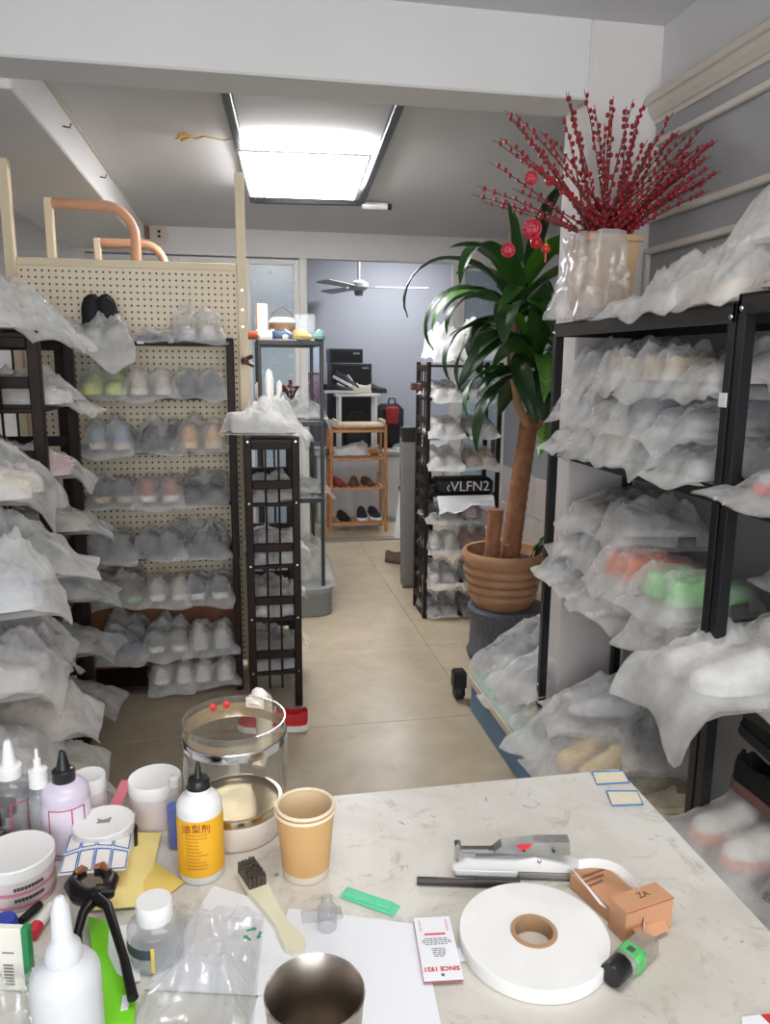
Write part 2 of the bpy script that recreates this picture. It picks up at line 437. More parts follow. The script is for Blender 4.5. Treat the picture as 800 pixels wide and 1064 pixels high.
def frosted():
    mt = bpy.data.materials.new('frosted_blue_glass'); mt.use_nodes = True
    nt = mt.node_tree; b = nt.nodes['Principled BSDF']
    b.inputs['Base Color'].default_value = (*srgb((168, 186, 200)), 1)
    b.inputs['Roughness'].default_value = 0.25
    b.inputs['Alpha'].default_value = 0.93
    tc = nt.nodes.new('ShaderNodeTexCoord'); n = nt.nodes.new('ShaderNodeTexNoise'); n.inputs['Scale'].default_value = 30
    nt.links.new(tc.outputs['Object'], n.inputs['Vector'])
    bp = nt.nodes.new('ShaderNodeBump'); bp.inputs['Strength'].default_value = .08
    nt.links.new(n.outputs['Fac'], bp.inputs['Height']); nt.links.new(bp.outputs['Normal'], b.inputs['Normal'])
    return mt
FROST = frosted()
def sliding_panel(name, x0, x1, y):
    w = struct(put(name, None, None, (0, 0, 0)))
    fm = .04
    MB().cbox(x0, x0+fm, y-.02, y+.02, 0, 2.15, .003).build('frame_stile', ALU, w)
    MB().cbox(x1-fm, x1, y-.02, y+.02, 0, 2.15, .003).build('frame_stile', ALU, w)
    MB().cbox(x0+fm, x1-fm, y-.02, y+.02, 2.11, 2.15, .003).build('frame_rail', ALU, w)
    MB().cbox(x0+fm, x1-fm, y-.02, y+.02, 0, .08, .003).build('frame_rail', ALU, w)
    p = MB().box(x0+fm, x1-fm, y-.004, y+.004, .08, 2.11).build('pane', FROST, w)
    rnd = random.Random(int(x0*100)+7)
    pr = MB(); wh = MB()
    xs = x0+fm+.05
    while xs < x1-fm-.03:
        z = .4
        while z < 2.08:
            r_ = rnd.choice((.012, .016, .020, .034)); tgt = pr if (rnd.random() < .3 and r_ < .03) else wh
            M = Matrix.Translation((xs+rnd.uniform(-.02, .02), y-.0045, z)) @ Matrix.Rotation(PI/2, 4, 'X')
            tgt.lathe([(r_*.78, 0), (r_, 0), (r_, .0012), (r_*.78, .0012), (r_*.78, 0)], 16, M=M)
            if rnd.random() < .5: wh.box(xs, xs+.06, y-.0058, y-.0045, z-.003, z+.003)
            z += rnd.uniform(.09, .16)
        xs += .11
    pr.build('printed_ring', mat('dark_print', (40, 48, 62), .5), p)
    wh.build('printed_white_ring', mat('pale_print', (188, 202, 212), .5), p)
    return w
sliding_panel('window_1', -1.05, -.45, YP); sliding_panel('window_2', -.45, .10, YP)
sliding_panel('window_3', .06, .455, YP+.005)
struct(MB().cbox(.455, .515, YP-.03, YP+.03, 0, 2.16, .004).build('trim_5', ALU))
struct(MB().cbox(1.64, 1.70, YP-.03, YP+.03, 0, 2.16, .004).build('trim_6', ALU))
sliding_panel('window_4', 1.70, 2.09, YP)
dh = MB().cbox(1.985, 2.015, YP-.055, YP-.035, .62, .90, .004); dh.box(1.99, 2.01, YP-.04, YP-.02, .70, .72)
tag(dh.build('door_handle', mat('bronze', (98, 82, 70), .4, metal=.6)), 'bronze pull handle on the white sliding door behind the potted plant', 'handle')
struct(MB().cbox(-.9, 2.09, YP-.05, YP+.05, 0, .012, .003).build('trim_7', mat('threshold_strip', (150, 142, 130), .4, metal=.3)))

# shop front behind the photographer (piers each side of the open front)
struct(MB().box(XL, -1.3, -2.6, -2.48, 0, 2.5).build('wall_front_left', WHITE_PAINT))
struct(MB().box(1.25, XR+.1, -2.6, -2.48, 0, 2.5).build('wall_front_right', WHITE_PAINT))

# ------------------------------------------------------------------ ceiling fittings
cf = thing('lamp_frame', 'black metal channel frame fixed around the ceiling lamp', 'frame')
def slant(p, q, w, h, name, parent, material):
    p = Vector(p); q = Vector(q); d = (q-p); L_ = d.length; a = math.atan2(d.y, d.x)
    M = Matrix.Translation(p) @ Matrix.Rotation(a, 4, 'Z')
    return MB().cbox(0, L_, -w/2, w/2, -h, 0, .003, M).build(name, material, parent)
slant((-.045, 2.62, ZC2), (.105, 4.85, ZC2), .035, .03, 'side_rail', cf, BLACK_STEEL)
slant((.575, 2.62, ZC2), (.735, 4.78, ZC2), .035, .03, 'side_rail', cf, BLACK_STEEL)
slant((.105, 4.86, ZC2), (.74, 4.79, ZC2), .03, .03, 'cross_rail', cf, BLACK_STEEL)
lampM = emis('lamp_diffuser', (255, 255, 255), 14.0)
lampE = mat('lamp_trim', (225, 225, 228), .4)
lt = thing('ceiling_lamp', 'bright stepped square white ceiling lamp inside the black frame', 'lamp', (.335, 4.02, ZC2), math.radians(-4))
MB().cbox(-.21, .21, -.36, .36, -.030, 0, .008).build('base_plate', WHITE_PL, lt)
MB().cbox(-.275, .275, -.45, .45, -.062, -.031, .012).build('diffuser', lampM, lt)
MB().cbox(-.20, .20, -.34, .34, -.082, -.061, .012).build('inner_diffuser', lampM, lt)
MB().cbox(-.13, .13, -.26, .26, -.100, -.083, .012).build('centre_diffuser', lampM, lt)
for (a, b_) in ((.285, .46),):
    rim = MB()
    for s_ in (-1, 1):
        rim.box(s_*a-.005, s_*a+.005, -b_, b_, -.066, -.056); rim.box(-a, a, s_*b_-.005, s_*b_+.005, -.066, -.056)
    rim.build('rim', lampE, lt)
rim = MB()
for s_ in (-1, 1):
    rim.box(s_*.205-.004, s_*.205+.004, -.345, .345, -.088, -.078); rim.box(-.2, .2, s_*.345-.004, s_*.345+.004, -.088, -.078)
rim.build('inner_rim', lampE, lt)
hp = thing('hose_end', 'short white corrugated hose end sticking out of the lamp frame', 'hose')
hp.location = (.80, 4.76, ZC2-.03)
MB().tube([(-.06, 0, 0), (.09, -.01, -.005)], [.024, .02], 12).build('hose', WHITE_PL, hp, True)
MB().tube([(.09, -.01, -.005), (.115, -.012, -.008)], .018, 12).build('dark_tip', BLACK_MATTE, hp, True)
al = thing('alarm_sounder', 'round white alarm with two dark dots on the back wall corner', 'alarm', (-.545, 5.955, 2.285))
MB().lathe([(.001, 0), (.075, 0), (.075, -.05), (.06, -.065), (.001, -.065)], 24, M=Matrix.Rotation(-PI/2, 4, 'X')@Matrix.Diagonal((1,1,-1,1))).build('housing', mat('yellowed_plastic', (214, 206, 194), .5), al, 35)
for dz in (-.018, .016):
    MB().ball((.015, -.064, dz), .011, 8, 6).build('dark_hole', BLACK_MATTE, al, True)
MB().cbox(-.10, -.055, -.07, 0, -.03, .05, .004).build('bracket', mat('bracket_brown', (120, 96, 78), .6), al)
wi = MB().tube([(-.12, 3.62, ZC2-.002), (-.16, 3.63, ZC2-.012), (-.20, 3.60, ZC2-.006), (-.24, 3.62, ZC2-.02)], .004, 6)
wi.tube([(-.20, 3.60, ZC2-.006), (-.225, 3.57, ZC2-.02)], .007, 6).tube([(-.18, 3.615, ZC2-.008), (-.22, 3.65, ZC2-.015)], .006, 6)
wi.tube([(-.12, 3.62, ZC2-.003), (-.04, 3.66, ZC2-.004), (.0, 3.62, ZC2-.003)], .0025, 5)
tag(wi.build('loose_wire', mat('yellow_wire', (214, 170, 80), .5), None, True), 'loose yellow wire ends poking from the grey ceiling beside the lamp', 'wire')
for k, (y, z) in enumerate(((3.30, 2.27), (4.1, 2.265), (5.3, 2.235))):
    tag(MB().tube([(-.63, y, z), (-.605, y, z-.004), (-.600, y, z+.012)], .0035, 6).build('nail', mat('rusty_nail', (110, 100, 92), .5, metal=.5), None, True),
        'small nail sticking out of the white left beam', 'nail', 'nails in the left beam')
# ------------------------------------------------------------------ shoes
def shoe_meshes(L=.27, W=.096, H=.098, sole_h=.026):
    ts = [0, .03, .10, .20, .30, .40, .48, .56, .64, .74, .84, .92, .97, 1.0]
    ws = [.10, .25, .40, .48, .50, .47, .44, .42, .40, .39, .39, .37, .31, .16]
    hs = [.34, .44, .50, .54, .60, .68, .78, .90, .92, .84, .82, .90, .98, .86]
    up = MB(); rows = []
    n = 12
    for t, w_, h_ in zip(ts, ws, hs):
        row = []
        for k in range(n+1):
            a = PI*k/n
            cx = -math.cos(a); sz = math.sin(a)**.7 if 0 < k < n else 0
            z = sole_h*.8+(H*h_-sole_h*.8)*sz
            x = W*w_*cx*(1.0 if sz < .6 else 1-.12*(sz-.6)/.4)
            if .56 < t < .98 and 4 <= k <= n-4: z = H*.40       # foot opening
            row.append((x, L*t, z))
        rows.append(row)
    up.grid(rows)
    up.add([p for p in rows[0]], [tuple(range(n+1))]); up.add([p for p in rows[-1]], [tuple(range(n, -1, -1))])
    so = MB(); poly = []
    for t, w_ in zip(ts, ws): poly.append((-(W*w_+.004), L*t-(.004 if t == 0 else 0)))
    for t, w_ in reversed(list(zip(ts, ws))): poly.append(((W*w_+.004), L*t+(.004 if t == 1 else 0)))
    so.prism(poly, 0.002, sole_h)
    la = MB()
    for k in range(5):
        t = .33+.05*k; h_ = .62+.30*(t-.33)/.22*.9
        la.tube([(-W*.22, L*t, H*h_*.93), (0, L*(t+.012), H*h_+.004), (W*.22, L*(t+.01), H*h_*.93)], .0035, 5)
    return up.mesh('upper', None, 50), so.mesh('sole', None), la.mesh('laces', None, True)
for_shoe = shoe_meshes()
for _m in for_shoe: _m.materials.append(None)
low_shoe = shoe_meshes(.26, .088, .066, .014)
for _m in low_shoe: _m.materials.append(None)
COLS = {}
def scol(c, rough=.7):
    if c not in COLS: COLS[c] = mat('shoe_%d_%d_%d' % c, c, rough, var=.10, scale=40)
    return COLS[c]
def inst(name, me, material, parent=None):
    o = put(name, me, parent)
    o.material_slots[0].link = 'OBJECT'; o.material_slots[0].material = material
    return o
def shoe(M, col, sole, label, group=None, cat='shoe', name='sneaker', kind=None, laces=None):
    kind = kind or for_shoe
    r_ = inst(name, kind[0], scol(col)); r_.matrix_world = M
    inst('sole', kind[1], scol(sole), r_)
    if laces: inst('laces', kind[2], scol(laces), r_)
    tag(r_, label, cat, group)
    return r_

# ------------------------------------------------------------------ cloth bags
ST = [0, .03, .10, .20, .30, .40, .48, .56, .64, .74, .84, .92, .97, 1.0]
SW = [.10, .25, .40, .48, .50, .47, .44, .42, .40, .39, .39, .37, .31, .16]
SH = [.34, .44, .50, .54, .60, .68, .78, .90, .92, .92, .92, .92, .98, .90]
def relax(Z, n):
    for _ in range(n):
        P = np.pad(Z, 1, mode='edge')
        Z = (P[1:-1, 1:-1]*2+P[:-2, 1:-1]+P[2:, 1:-1]+P[1:-1, :-2]+P[1:-1, 2:])/6
    return Z
def bag_mesh(seed, w, L, h, over, drop, folds, material, shoes=2, rev=False, puff=0.0, sag=0.0):
    """thin cloth laid over one or two shoes: tent over the shoes, creases, hem hanging over the shelf edge"""
    rs = np.random.RandomState(seed)
    nx, ny = 45, 54
    xs = np.linspace(-w/2, w/2, nx); ys = np.linspace(-over, L, ny)
    X, Y = np.meshgrid(xs, ys)
    S = np.zeros_like(X)
    kz = max(.6, min(1.15, (h-.012)/.098*.93))
    for s in ((-1, 1) if shoes == 2 else (0,)):
        t = (Y-.016)/.265
        if rev: t = (.286-Y)/.265
        hw = np.interp(t, ST, SW)*.096*.93+.016; hh = np.interp(t, ST, SH)*.098*kz
        r = np.abs(X-s*.050)/hw
        p = np.where((t > -.03) & (t < 1.03) & (r < 1.0), hh*np.clip(1-r**3.2, 0, 1)**.6, 0)
        S = np.maximum(S, p)
    need = S.copy()
    for _ in range(2):
        P = np.pad(need, 1, mode='edge')
        need = np.maximum.reduce([need, P[:-2, 1:-1], P[2:, 1:-1], P[1:-1, :-2], P[1:-1, 2:]])
    H = need.copy()
    if puff > 0:
        for _ in range(3):
            cx = rs.uniform(-.3, .3)*w; cy = rs.uniform(.25, .75)*L
            H = np.maximum(H, puff*rs.uniform(.7, 1)-np.hypot((X-cx)*1.0, Y-cy)*rs.uniform(.7, 1.3))
    k = (.55+1.0*vnoise(rs, X, Y, 11))
    dx = xs[1]-xs[0]; dy = ys[1]-ys[0]; dd = math.hypot(dx, dy)
    for _ in range(34):
        P = np.pad(H, 1, mode='edge')
        H = np.maximum.reduce([H, P[:-2, 1:-1]-k*dy, P[2:, 1:-1]-k*dy, P[1:-1, :-2]-k*dx, P[1:-1, 2:]-k*dx,
                               P[:-2, :-2]-k*dd, P[2:, 2:]-k*dd, P[:-2, 2:]-k*dd, P[2:, :-2]-k*dd])
    H = relax(H, 3)
    # crisp creases: short straight ridges and valleys running off the high points
    cre = np.zeros_like(X)
    for _ in range(int(28*folds)):
        px_, py_ = rs.uniform(-.45, .45)*w, rs.uniform(-.02, .95)*L
        a = rs.uniform(0, PI); ln = rs.uniform(.04, .15); sg = rs.uniform(.003, .007)
        u = (X-px_)*math.cos(a)+(Y-py_)*math.sin(a); v = -(X-px_)*math.sin(a)+(Y-py_)*math.cos(a)
        v = v+.25*u*u/ln*rs.uniform(-1, 1)
        cre += rs.choice((1, 1, -.6))*rs.uniform(.4, 1)*np.exp(-np.abs(v)/sg)*np.clip(1-np.abs(u)/ln, 0, 1)
    broad = vnoise(rs, X, Y, 16)-.5
    Zt = H+.0095*folds*cre*(.45+np.clip(H, 0, .1)/.1)+.012*folds*broad*np.clip(H/.05, .2, 1)
    edge = np.minimum(np.minimum(X+w/2, w/2-X), np.minimum(Y+over, L-Y))
    taper = np.clip(edge/.022, 0, 1)
    Zt = .004+Zt*(.06+.94*taper)+.007*folds*(1-taper)*vnoise(rs, X, Y, 22)
    Zt = np.maximum(Zt, np.where(need > 0, need+.0055, .0035))
    # part hanging over the shelf edge: corners hang lowest
    q = np.clip(-Y/max(over, 1e-3), 0, 1)
    tip = rs.uniform(-.8, .8)
    dropn = drop*(.45+.45*vnoise(rs, X, Y*.2, 9)+.6*np.exp(-((X-tip*w/2)/(.22*w))**2))
    Yo = Y*(1-.40*q*min(1, drop/.06))
    Zo = Zt*(1-.70*q**.9)-dropn*q**1.5+np.where(q > 0, .012*folds*(vnoise(rs, X, Y*.3, 14)-.5)*q, 0)
    sg_ = sag*(np.abs(X)/(w/2))**4*(1-q)
    Zo = np.where(Y >= 0, np.maximum(Zo-sg_, np.where(need > 0, need+.0055, -1)), Zo-sg_)
    Yb = Yo.copy(); Zb = np.where(Y >= 0, .0012-sg_*1.2, np.minimum(Zo-.0035, .0012-sg_*1.2))
    ex = .018*(vnoise(rs, Y, X*0+3, 12)-.5)*2*np.clip((np.abs(X)-.104)/max(.01, w/2-.104), 0, 1)*np.sign(X)
    ey = (.030*(vnoise(rs, X, Y*0+5, 10)-.5)-.10*over*np.abs(X/(w/2))**3)*q
    Xo = X+ex; Yo = Yo+ey; Yb = Yb+ey
    me = bpy.data.meshes.new('shoe_bag')
    bi = list(range(0, ny, 4)); bj = list(range(0, nx, 4))
    if bi[-1] != ny-1: bi.append(ny-1)
    if bj[-1] != nx-1: bj.append(nx-1)
    top = np.stack([Xo, Yo, Zo], -1).reshape(-1, 3)
    bot = np.stack([Xo, Yb, np.minimum(Zb, Zo-.0012)], -1)[np.ix_(bi, bj)].reshape(-1, 3)
    co = np.concatenate([top, bot])
    def quads(h_, w_, off, flip):
        i, j = np.meshgrid(np.arange(h_-1), np.arange(w_-1), indexing='ij')
        b0 = (i*w_+j).ravel()+off
        qd = np.stack([b0, b0+1, b0+w_+1, b0+w_], -1)
        return qd[:, ::-1] if flip else qd
    fc = np.concatenate([quads(ny, nx, 0, False), quads(len(bi), len(bj), len(top), True)])
    me.vertices.add(len(co)); me.vertices.foreach_set('co', co.ravel().astype(np.float32))
    me.loops.add(fc.size); me.loops.foreach_set('vertex_index', fc.ravel().astype(np.int32))
    me.polygons.add(len(fc)); me.polygons.foreach_set('loop_start', (np.arange(len(fc))*4).astype(np.int32))
    me.polygons.foreach_set('use_smooth', np.ones(len(fc), bool))
    me.update(calc_edges=True)
    me.materials.append(material)
    return me

BAGN = [0]
def bag(desc, place, loc, rot, col, sole=(232, 230, 226), w=.26, L=.34, h=.108, over=.05, drop=.04, folds=1.0, seed=None,
        tilt=0., roll=0., dens=None, shoes=2, rev=False, word='sneaker', bagadj='', kind=None, sc=1.0, solo=False, puff=0.0, sag=0.0):
    BAGN[0] += 1
    if sole == (232, 230, 226): sole = tuple(int(.55*v+.45*214) for v in col)
    L = max(L, .315)
    seed = seed if seed is not None else BAGN[0]*13+5
    me = bag_mesh(seed, w, L, h, over, drop, folds, dens or GAUZE, shoes=shoes, rev=rev, puff=puff, sag=sag)
    o = put('shoe_bag', me)
    M = Matrix.Translation(Vector(loc)) @ Matrix.Rotation(rot, 4, 'Z') @ Matrix.Rotation(tilt, 4, 'X') @ Matrix.Rotation(roll, 4, 'Y') @ (Matrix.Scale(sc, 4) if not isinstance(sc, tuple) else Matrix.Diagonal((*sc, 1)))
    o.matrix_world = M
    lb = ('%s gauze bag of %s %ss, %s' % (bagadj, desc, word, place)).strip()
    if len(lb.split()) > 16: print('LONG', len(lb.split()), lb)
    tag(o, lb, 'shoe bag', 'gauze shoe bags around the shop')
    if solo: return o
    for s in ((-1, 1) if shoes == 2 else (0,)):
        Ms = M @ Matrix.Translation((s*.050, .016, .003)) @ Matrix.Rotation(0, 4, 'Z')
        if rev: Ms = M @ Matrix.Translation((s*.050, .286, .003)) @ Matrix.Rotation(PI, 4, 'Z')
        hz = (h-.012)/.098
        Ms = Ms @ Matrix.Diagonal((.88, .98, max(.6, min(1.15, hz*.93)), 1))
        shoe(Ms, col, sole, '%s %s in gauze bag, %s' % (desc, word, place), 'pair of %s %ss, %s' % (desc, word, place), kind=kind)
    return o
random.seed(4)

# ------------------------------------------------------------------ racks and shelves
def wood_rack(name, label, x0, x1, y0, y1, H, levels, ladder_x=(), ladder_y=(), post=.032, th=.018, material=None, cat='rack', dots=None, rods=2):
    """four posts, shelf boards, ladder end panels with rails and thin rods. ladder_y: ends at y0/y1; ladder_x: ends at x0/x1"""
    material = material or DARK_WOOD
    t = thing(name, label, cat, ((x0+x1)/2, (y0+y1)/2, 0))
    ox, oy = (x0+x1)/2, (y0+y1)/2
    a, b_ = (x1-x0)/2, (y1-y0)/2
    for sx in (-1, 1):
        for sy in (-1, 1):
            X = sx*(a-post/2); Y = sy*(b_-post/2)
            p = MB().cbox(X-post/2, X+post/2, Y-post/2, Y+post/2, 0, H, .003).build('post', material, t)
            if dots:
                for z in levels:
                    if z < H: MB().lathe([(.0001, -.0012), (.004, -.0012), (.004, .0)], 8, M=Matrix.Translation((X, Y-post/2, z)) @ Matrix.Rotation(-PI/2, 4, 'X')).build('screw', CHROME, p)
    for z in levels:
        MB().cbox(-a+.004, a-.004, -b_+.004, b_-.004, z-th, z, .003).build('shelf_board', material, t)
    # small rail halfway between boards plus rods
    for sy in ladder_y:
        Y = sy*(b_-post/2)
        zs = sorted(set([H-.02]+[z-.009 for z in levels]))
        for z0 in [H-.05]+[l+.055 for l in levels[:-1]]:
            MB().cbox(-a+post, a-post, Y-.010, Y+.010, z0, z0+.034, .003).build('end_rail', material, t)
        for k in range(rods):
            X = -a+post+(2*a-2*post)*(k+1)/(rods+1)
            MB().tube([(X, Y, .08), (X, Y, H-.02)], .0045, 6).build('rod', material, t)
    for sx in ladder_x:
        X = sx*(a-post/2)
        for z0 in [H-.05]+[l+.055 for l in levels[:-1]]:
            MB().cbox(X-.010, X+.010, -b_+post, b_-post, z0, z0+.034, .003).build('end_rail', material, t)
        for k in range(rods):
            Y = -b_+post+(2*b_-2*post)*(k+1)/(rods+1)
            MB().tube([(X, Y, .08), (X, Y, H-.02)], .0045, 6).build('rod', material, t)
    return t

# ---- pegboard screen, pipe rack behind it
pg = thing('pegboard', 'cream punched pegboard screen on a cream post frame behind the bookcase', 'pegboard', (0, 0, 0))
MB().box(-.875, .005, 3.475, 3.487, .03, 1.80).build('punched_board', PEG, pg)
MB().cbox(.0, .040, 3.445, 3.487, 0, 2.17, .003).build('post', CREAM_FRAME, pg)
MB().cbox(-.915, -.875, 3.445, 3.487, 0, 2.39, .003).build('post', CREAM_FRAME, pg)
MB().cbox(-.875, .0, 3.470, 3.492, 1.78, 1.812, .003).build('top_rail', CREAM_FRAME, pg)
for zz in (1.62, 1.70, 1.55):
    MB().lathe([(.0001, -.002), (.005, -.002), (.005, 0)], 8, M=Matrix.Translation((.02, 3.444, zz)) @ Matrix.Rotation(-PI/2, 4, 'X')).build('screw', CHROME, pg)
def arc_pipe(x0, x1, z, y, R, name, label):
    t = thing(name, label, 'pipe rack')
    pts = [(x0, y, z), (x1-R, y, z)]
    for k in range(1, 8):
        a = PI/2*k/8; pts.append((x1-R+R*math.sin(a), y, z-R+R*math.cos(a)))
    pts += [(x1, y, z-R), (x1, y, .01)]
    MB().tube(pts, .022, 12).build('bent_pipe', PEACH, t, True)
    MB().cbox(x0-.02, x0+.012, y-.022, y+.022, .0, z+.02, .003).build('upright', CREAM_FRAME, t)
    return t
arc_pipe(-.765, -.425, 2.05, 3.62, .13, 'pipe_hanger', 'tall peach bent pipe hanger on cream upright behind the pegboard')
arc_pipe(-.68, -.36, 1.985, 4.25, .11, 'pipe_hanger', 'lower peach bent pipe hanger standing further back behind the pegboard')
hk = MB().tube([(.02, 3.44, 1.40), (.02, 3.40, 1.41), (.03, 3.36, 1.405)], .012, 8)
hk.tube([(.02, 3.40, 1.41), (.055, 3.375, 1.425)], .009, 8).tube([(.02, 3.40, 1.405), (.06, 3.38, 1.385)], .008, 8)
tag(hk.build('coat_hook', mat('brown_knob', (88, 58, 44), .5, var=.2), None, True), 'brown branching wooden hook on the cream pegboard post', 'hook')

# ---- dark bookcase
BZ = [.045, .190, .415, .610, .835, 1.050, 1.265, 1.480]
bk = wood_rack('bookcase', 'dark brown open bookcase full of gauze bags standing against the pegboard', -.700, -.020, 3.2, 3.44, 1.495, BZ, post=.030, th=.016)
MB().box(-.315, .315, .108, .114, .045, .16).build('back_panel', BROWN_WOOD, bk)
MB().box(-.315, .315, .108, .114, .19, .40).build('back_panel', BROWN_WOOD, bk)
MB().cbox(-.36, -.33, -.13, -.10, 0, .03, .003).build('foot', DARK_WOOD, bk)
tg = MB().cbox(-.03, -.004, -.122, -.1205, 1.468, 1.477, .0004).build('paper_tag', WHITE_PL, bk)

rows = {
 6: [('teal and neon yellow', -.545, (196, 214, 120), (226, 232, 110), 'beside the left rack'), ('beige', -.345, (206, 190, 172), (232, 224, 214), 'in the middle'), ('slate grey', -.150, (88, 94, 104), (110, 114, 120), 'beside the ladder rack')],
 5: [('pale blue and cream', -.530, (148, 168, 190), (232, 214, 196), 'beside the left rack'), ('charcoal', -.320, (56, 60, 68), (66, 70, 76), 'in the middle'), ('cream and orange', -.150, (226, 176, 130), (236, 208, 176), 'beside the ladder rack')],
 4: [('black and tan', -.525, (60, 60, 66), (208, 184, 150), 'beside the left rack'), ('brick red', -.335, (178, 92, 78), (236, 234, 232), 'in the middle'), ('dark grey', -.150, (62, 66, 74), (70, 74, 80), 'beside the ladder rack')],
 3: [('pewter grey', -.550, (86, 92, 100), (110, 116, 122), 'beside the left rack'), ('graphite', -.345, (62, 68, 76), (80, 84, 90), 'in the middle'), ('steel grey', -.155, (70, 76, 84), (86, 90, 96), 'beside the ladder rack')],
 2: [('mauve and green soled', -.520, (128, 106, 106), (142, 190, 130), 'beside the left rack'), ('white heeled', -.320, (196, 178, 164), (240, 236, 230), 'in the middle'), ('black white-soled', -.140, (48, 48, 54), (232, 232, 232), 'beside the ladder rack')],
 1: [('navy', -.530, (60, 66, 84), (104, 118, 150), 'beside the left rack'), ('grey with white toes', -.330, (118, 116, 112), (236, 230, 220), 'in the middle'), ('off-white', -.135, (206, 202, 198), (232, 230, 226), 'beside the ladder rack')],
 0: [('ivory', -.315, (222, 214, 204), (238, 234, 228), 'in the middle'), ('chalk white', -.130, (224, 218, 212), (238, 234, 230), 'beside the ladder rack')],
}
nm = {6: 'bookcase shelf two from top', 5: 'bookcase shelf three from top', 4: 'bookcase shelf four from top', 3: 'bookcase shelf four from floor', 2: 'bookcase shelf three from floor', 1: 'bookcase shelf two from floor', 0: 'lowest bookcase shelf'}
where_ = {'beside the left rack': 'beside left rack', 'in the middle': 'in middle', 'beside the ladder rack': 'beside ladder stand'}
for lv, row in rows.items():
    for k, (d, x, c, s, where) in enumerate(row):
        lo = (lv in (1, 0) and k > 0)
        bag(d, '%s, %s' % (nm[lv], where_[where]), (x+(.012, 0, -.014)[k+(len(row) == 2)], 3.178, BZ[lv]), random.uniform(-.07, .07), c, s, w=.225+.02*random.random(), L=.305, h=.118 if lv else .108,
            over=.022+.03*random.random(), drop=.006+.022*random.random(), folds=1.0+.8*random.random(), rev=lo or random.random() < .35, sc=(.93, .82, 1.05), puff=random.choice((0, 0, .14, .15)) if lv else 0)
# on top of the bookcase
bag('dark strappy', 'slumped on the bookcase top behind the tall bag', (-.335, 3.19, 1.480), -.15, (80, 82, 88), (90, 90, 96), w=.24, L=.25, h=.085, over=.02, drop=.01, sc=.80, word='sandal', kind=low_shoe)
o = bag('white', 'standing tall on the bookcase top beside the cream post', (-.155, 3.20, 1.480), .1, (206, 206, 208), w=.27, L=.22, h=.11, puff=.20, over=.02, drop=.015, folds=1.9, dens=GAUZE, sc=.82)
bag('pale', 'drooping off the bookcase top under the black soles', (-.51, 3.185, 1.480), .12, (196, 196, 198), w=.26, L=.26, h=.10, puff=.15, over=.13, drop=.11, folds=1.6, dens=GAUZE_D, sc=.82)
for k, dx in enumerate((-.045, .045)):
    M = Matrix.Translation((-.545+dx*.8, 3.36, 1.560)) @ Matrix.Rotation(.15-.3*k, 4, 'Y') @ Matrix.Rotation(math.radians(100), 4, 'X') @ Matrix.Rotation(PI, 4, 'Z') @ Matrix.Translation((0, -.105, 0)) @ Matrix.Scale(.75, 4)
    shoe(M, (18, 18, 20), (16, 16, 17), 'black shoe standing sole-out above the drooping bag on the bookcase top', 'pair of upright black shoes on the bookcase')
bag('grey', 'bulging on the bookcase top beside the black shoes', (-.68, 3.10, 1.482), .25, (168, 170, 174), w=.30, L=.30, h=.11, puff=.19, over=.04, drop=.03, folds=2.0, dens=GAUZE, sc=.95)

# ---- left rack with ladder end panel
lr = wood_rack('ladder_rack', 'dark wooden ladder-ended rack filled with gauze bags left of the bookcase', -.88, -.565, 2.40, 2.90, 1.485, BZ, ladder_y=(-1, 1), post=.034, th=.016)
wood_rack('ladder_rack', 'dark wooden rack of gauze bags closest to the work table', -1.02, -.665, 1.55, 2.33, 1.485, BZ, ladder_y=(1,), post=.034, th=.016)
lv1 = [(6, 'white', (214, 206, 198), 2.56, .14), (5, 'pink soled', (200, 150, 150), 2.55, .11), (4, 'beige', (196, 186, 172), 2.75, .16), (3, 'grey', (130, 132, 136), 2.72, .20), (2, 'dove grey', (150, 150, 152), 2.72, .18), (1, 'ash grey', (130, 132, 134), 2.74, .13)]
shn = {6: 'highest', 5: 'second highest', 4: 'third highest', 3: 'fourth', 2: 'fifth', 1: 'sixth', 0: 'lowest', 7: 'top'}
for lv, d, c, y, ov in lv1:
    bag(d, 'poking from %s shelf of ladder-ended rack' % shn[lv], (-.515, y, BZ[lv]+.001), PI/2+random.uniform(-.15, .1), c, w=.25, L=.315, h=.105, over=ov*.62, drop=.035+.03*random.random(), folds=1.7, puff=.13, sc=.95)
# its top
bag('white', 'heaped on ladder-ended rack beside bookcase', (-.555, 2.70, 1.487), PI/2, (190, 190, 192), w=.32, L=.32, h=.11, puff=.18, over=.10, drop=.06, folds=2.0, dens=GAUZE)
bag('pale cream', 'heaped on ladder-ended rack top above its end panel', (-.58, 2.47, 1.487), PI/2-.2, (222, 218, 212), w=.32, L=.32, h=.11, puff=.16, over=.07, drop=.04, folds=1.8, dens=GAUZE_D)
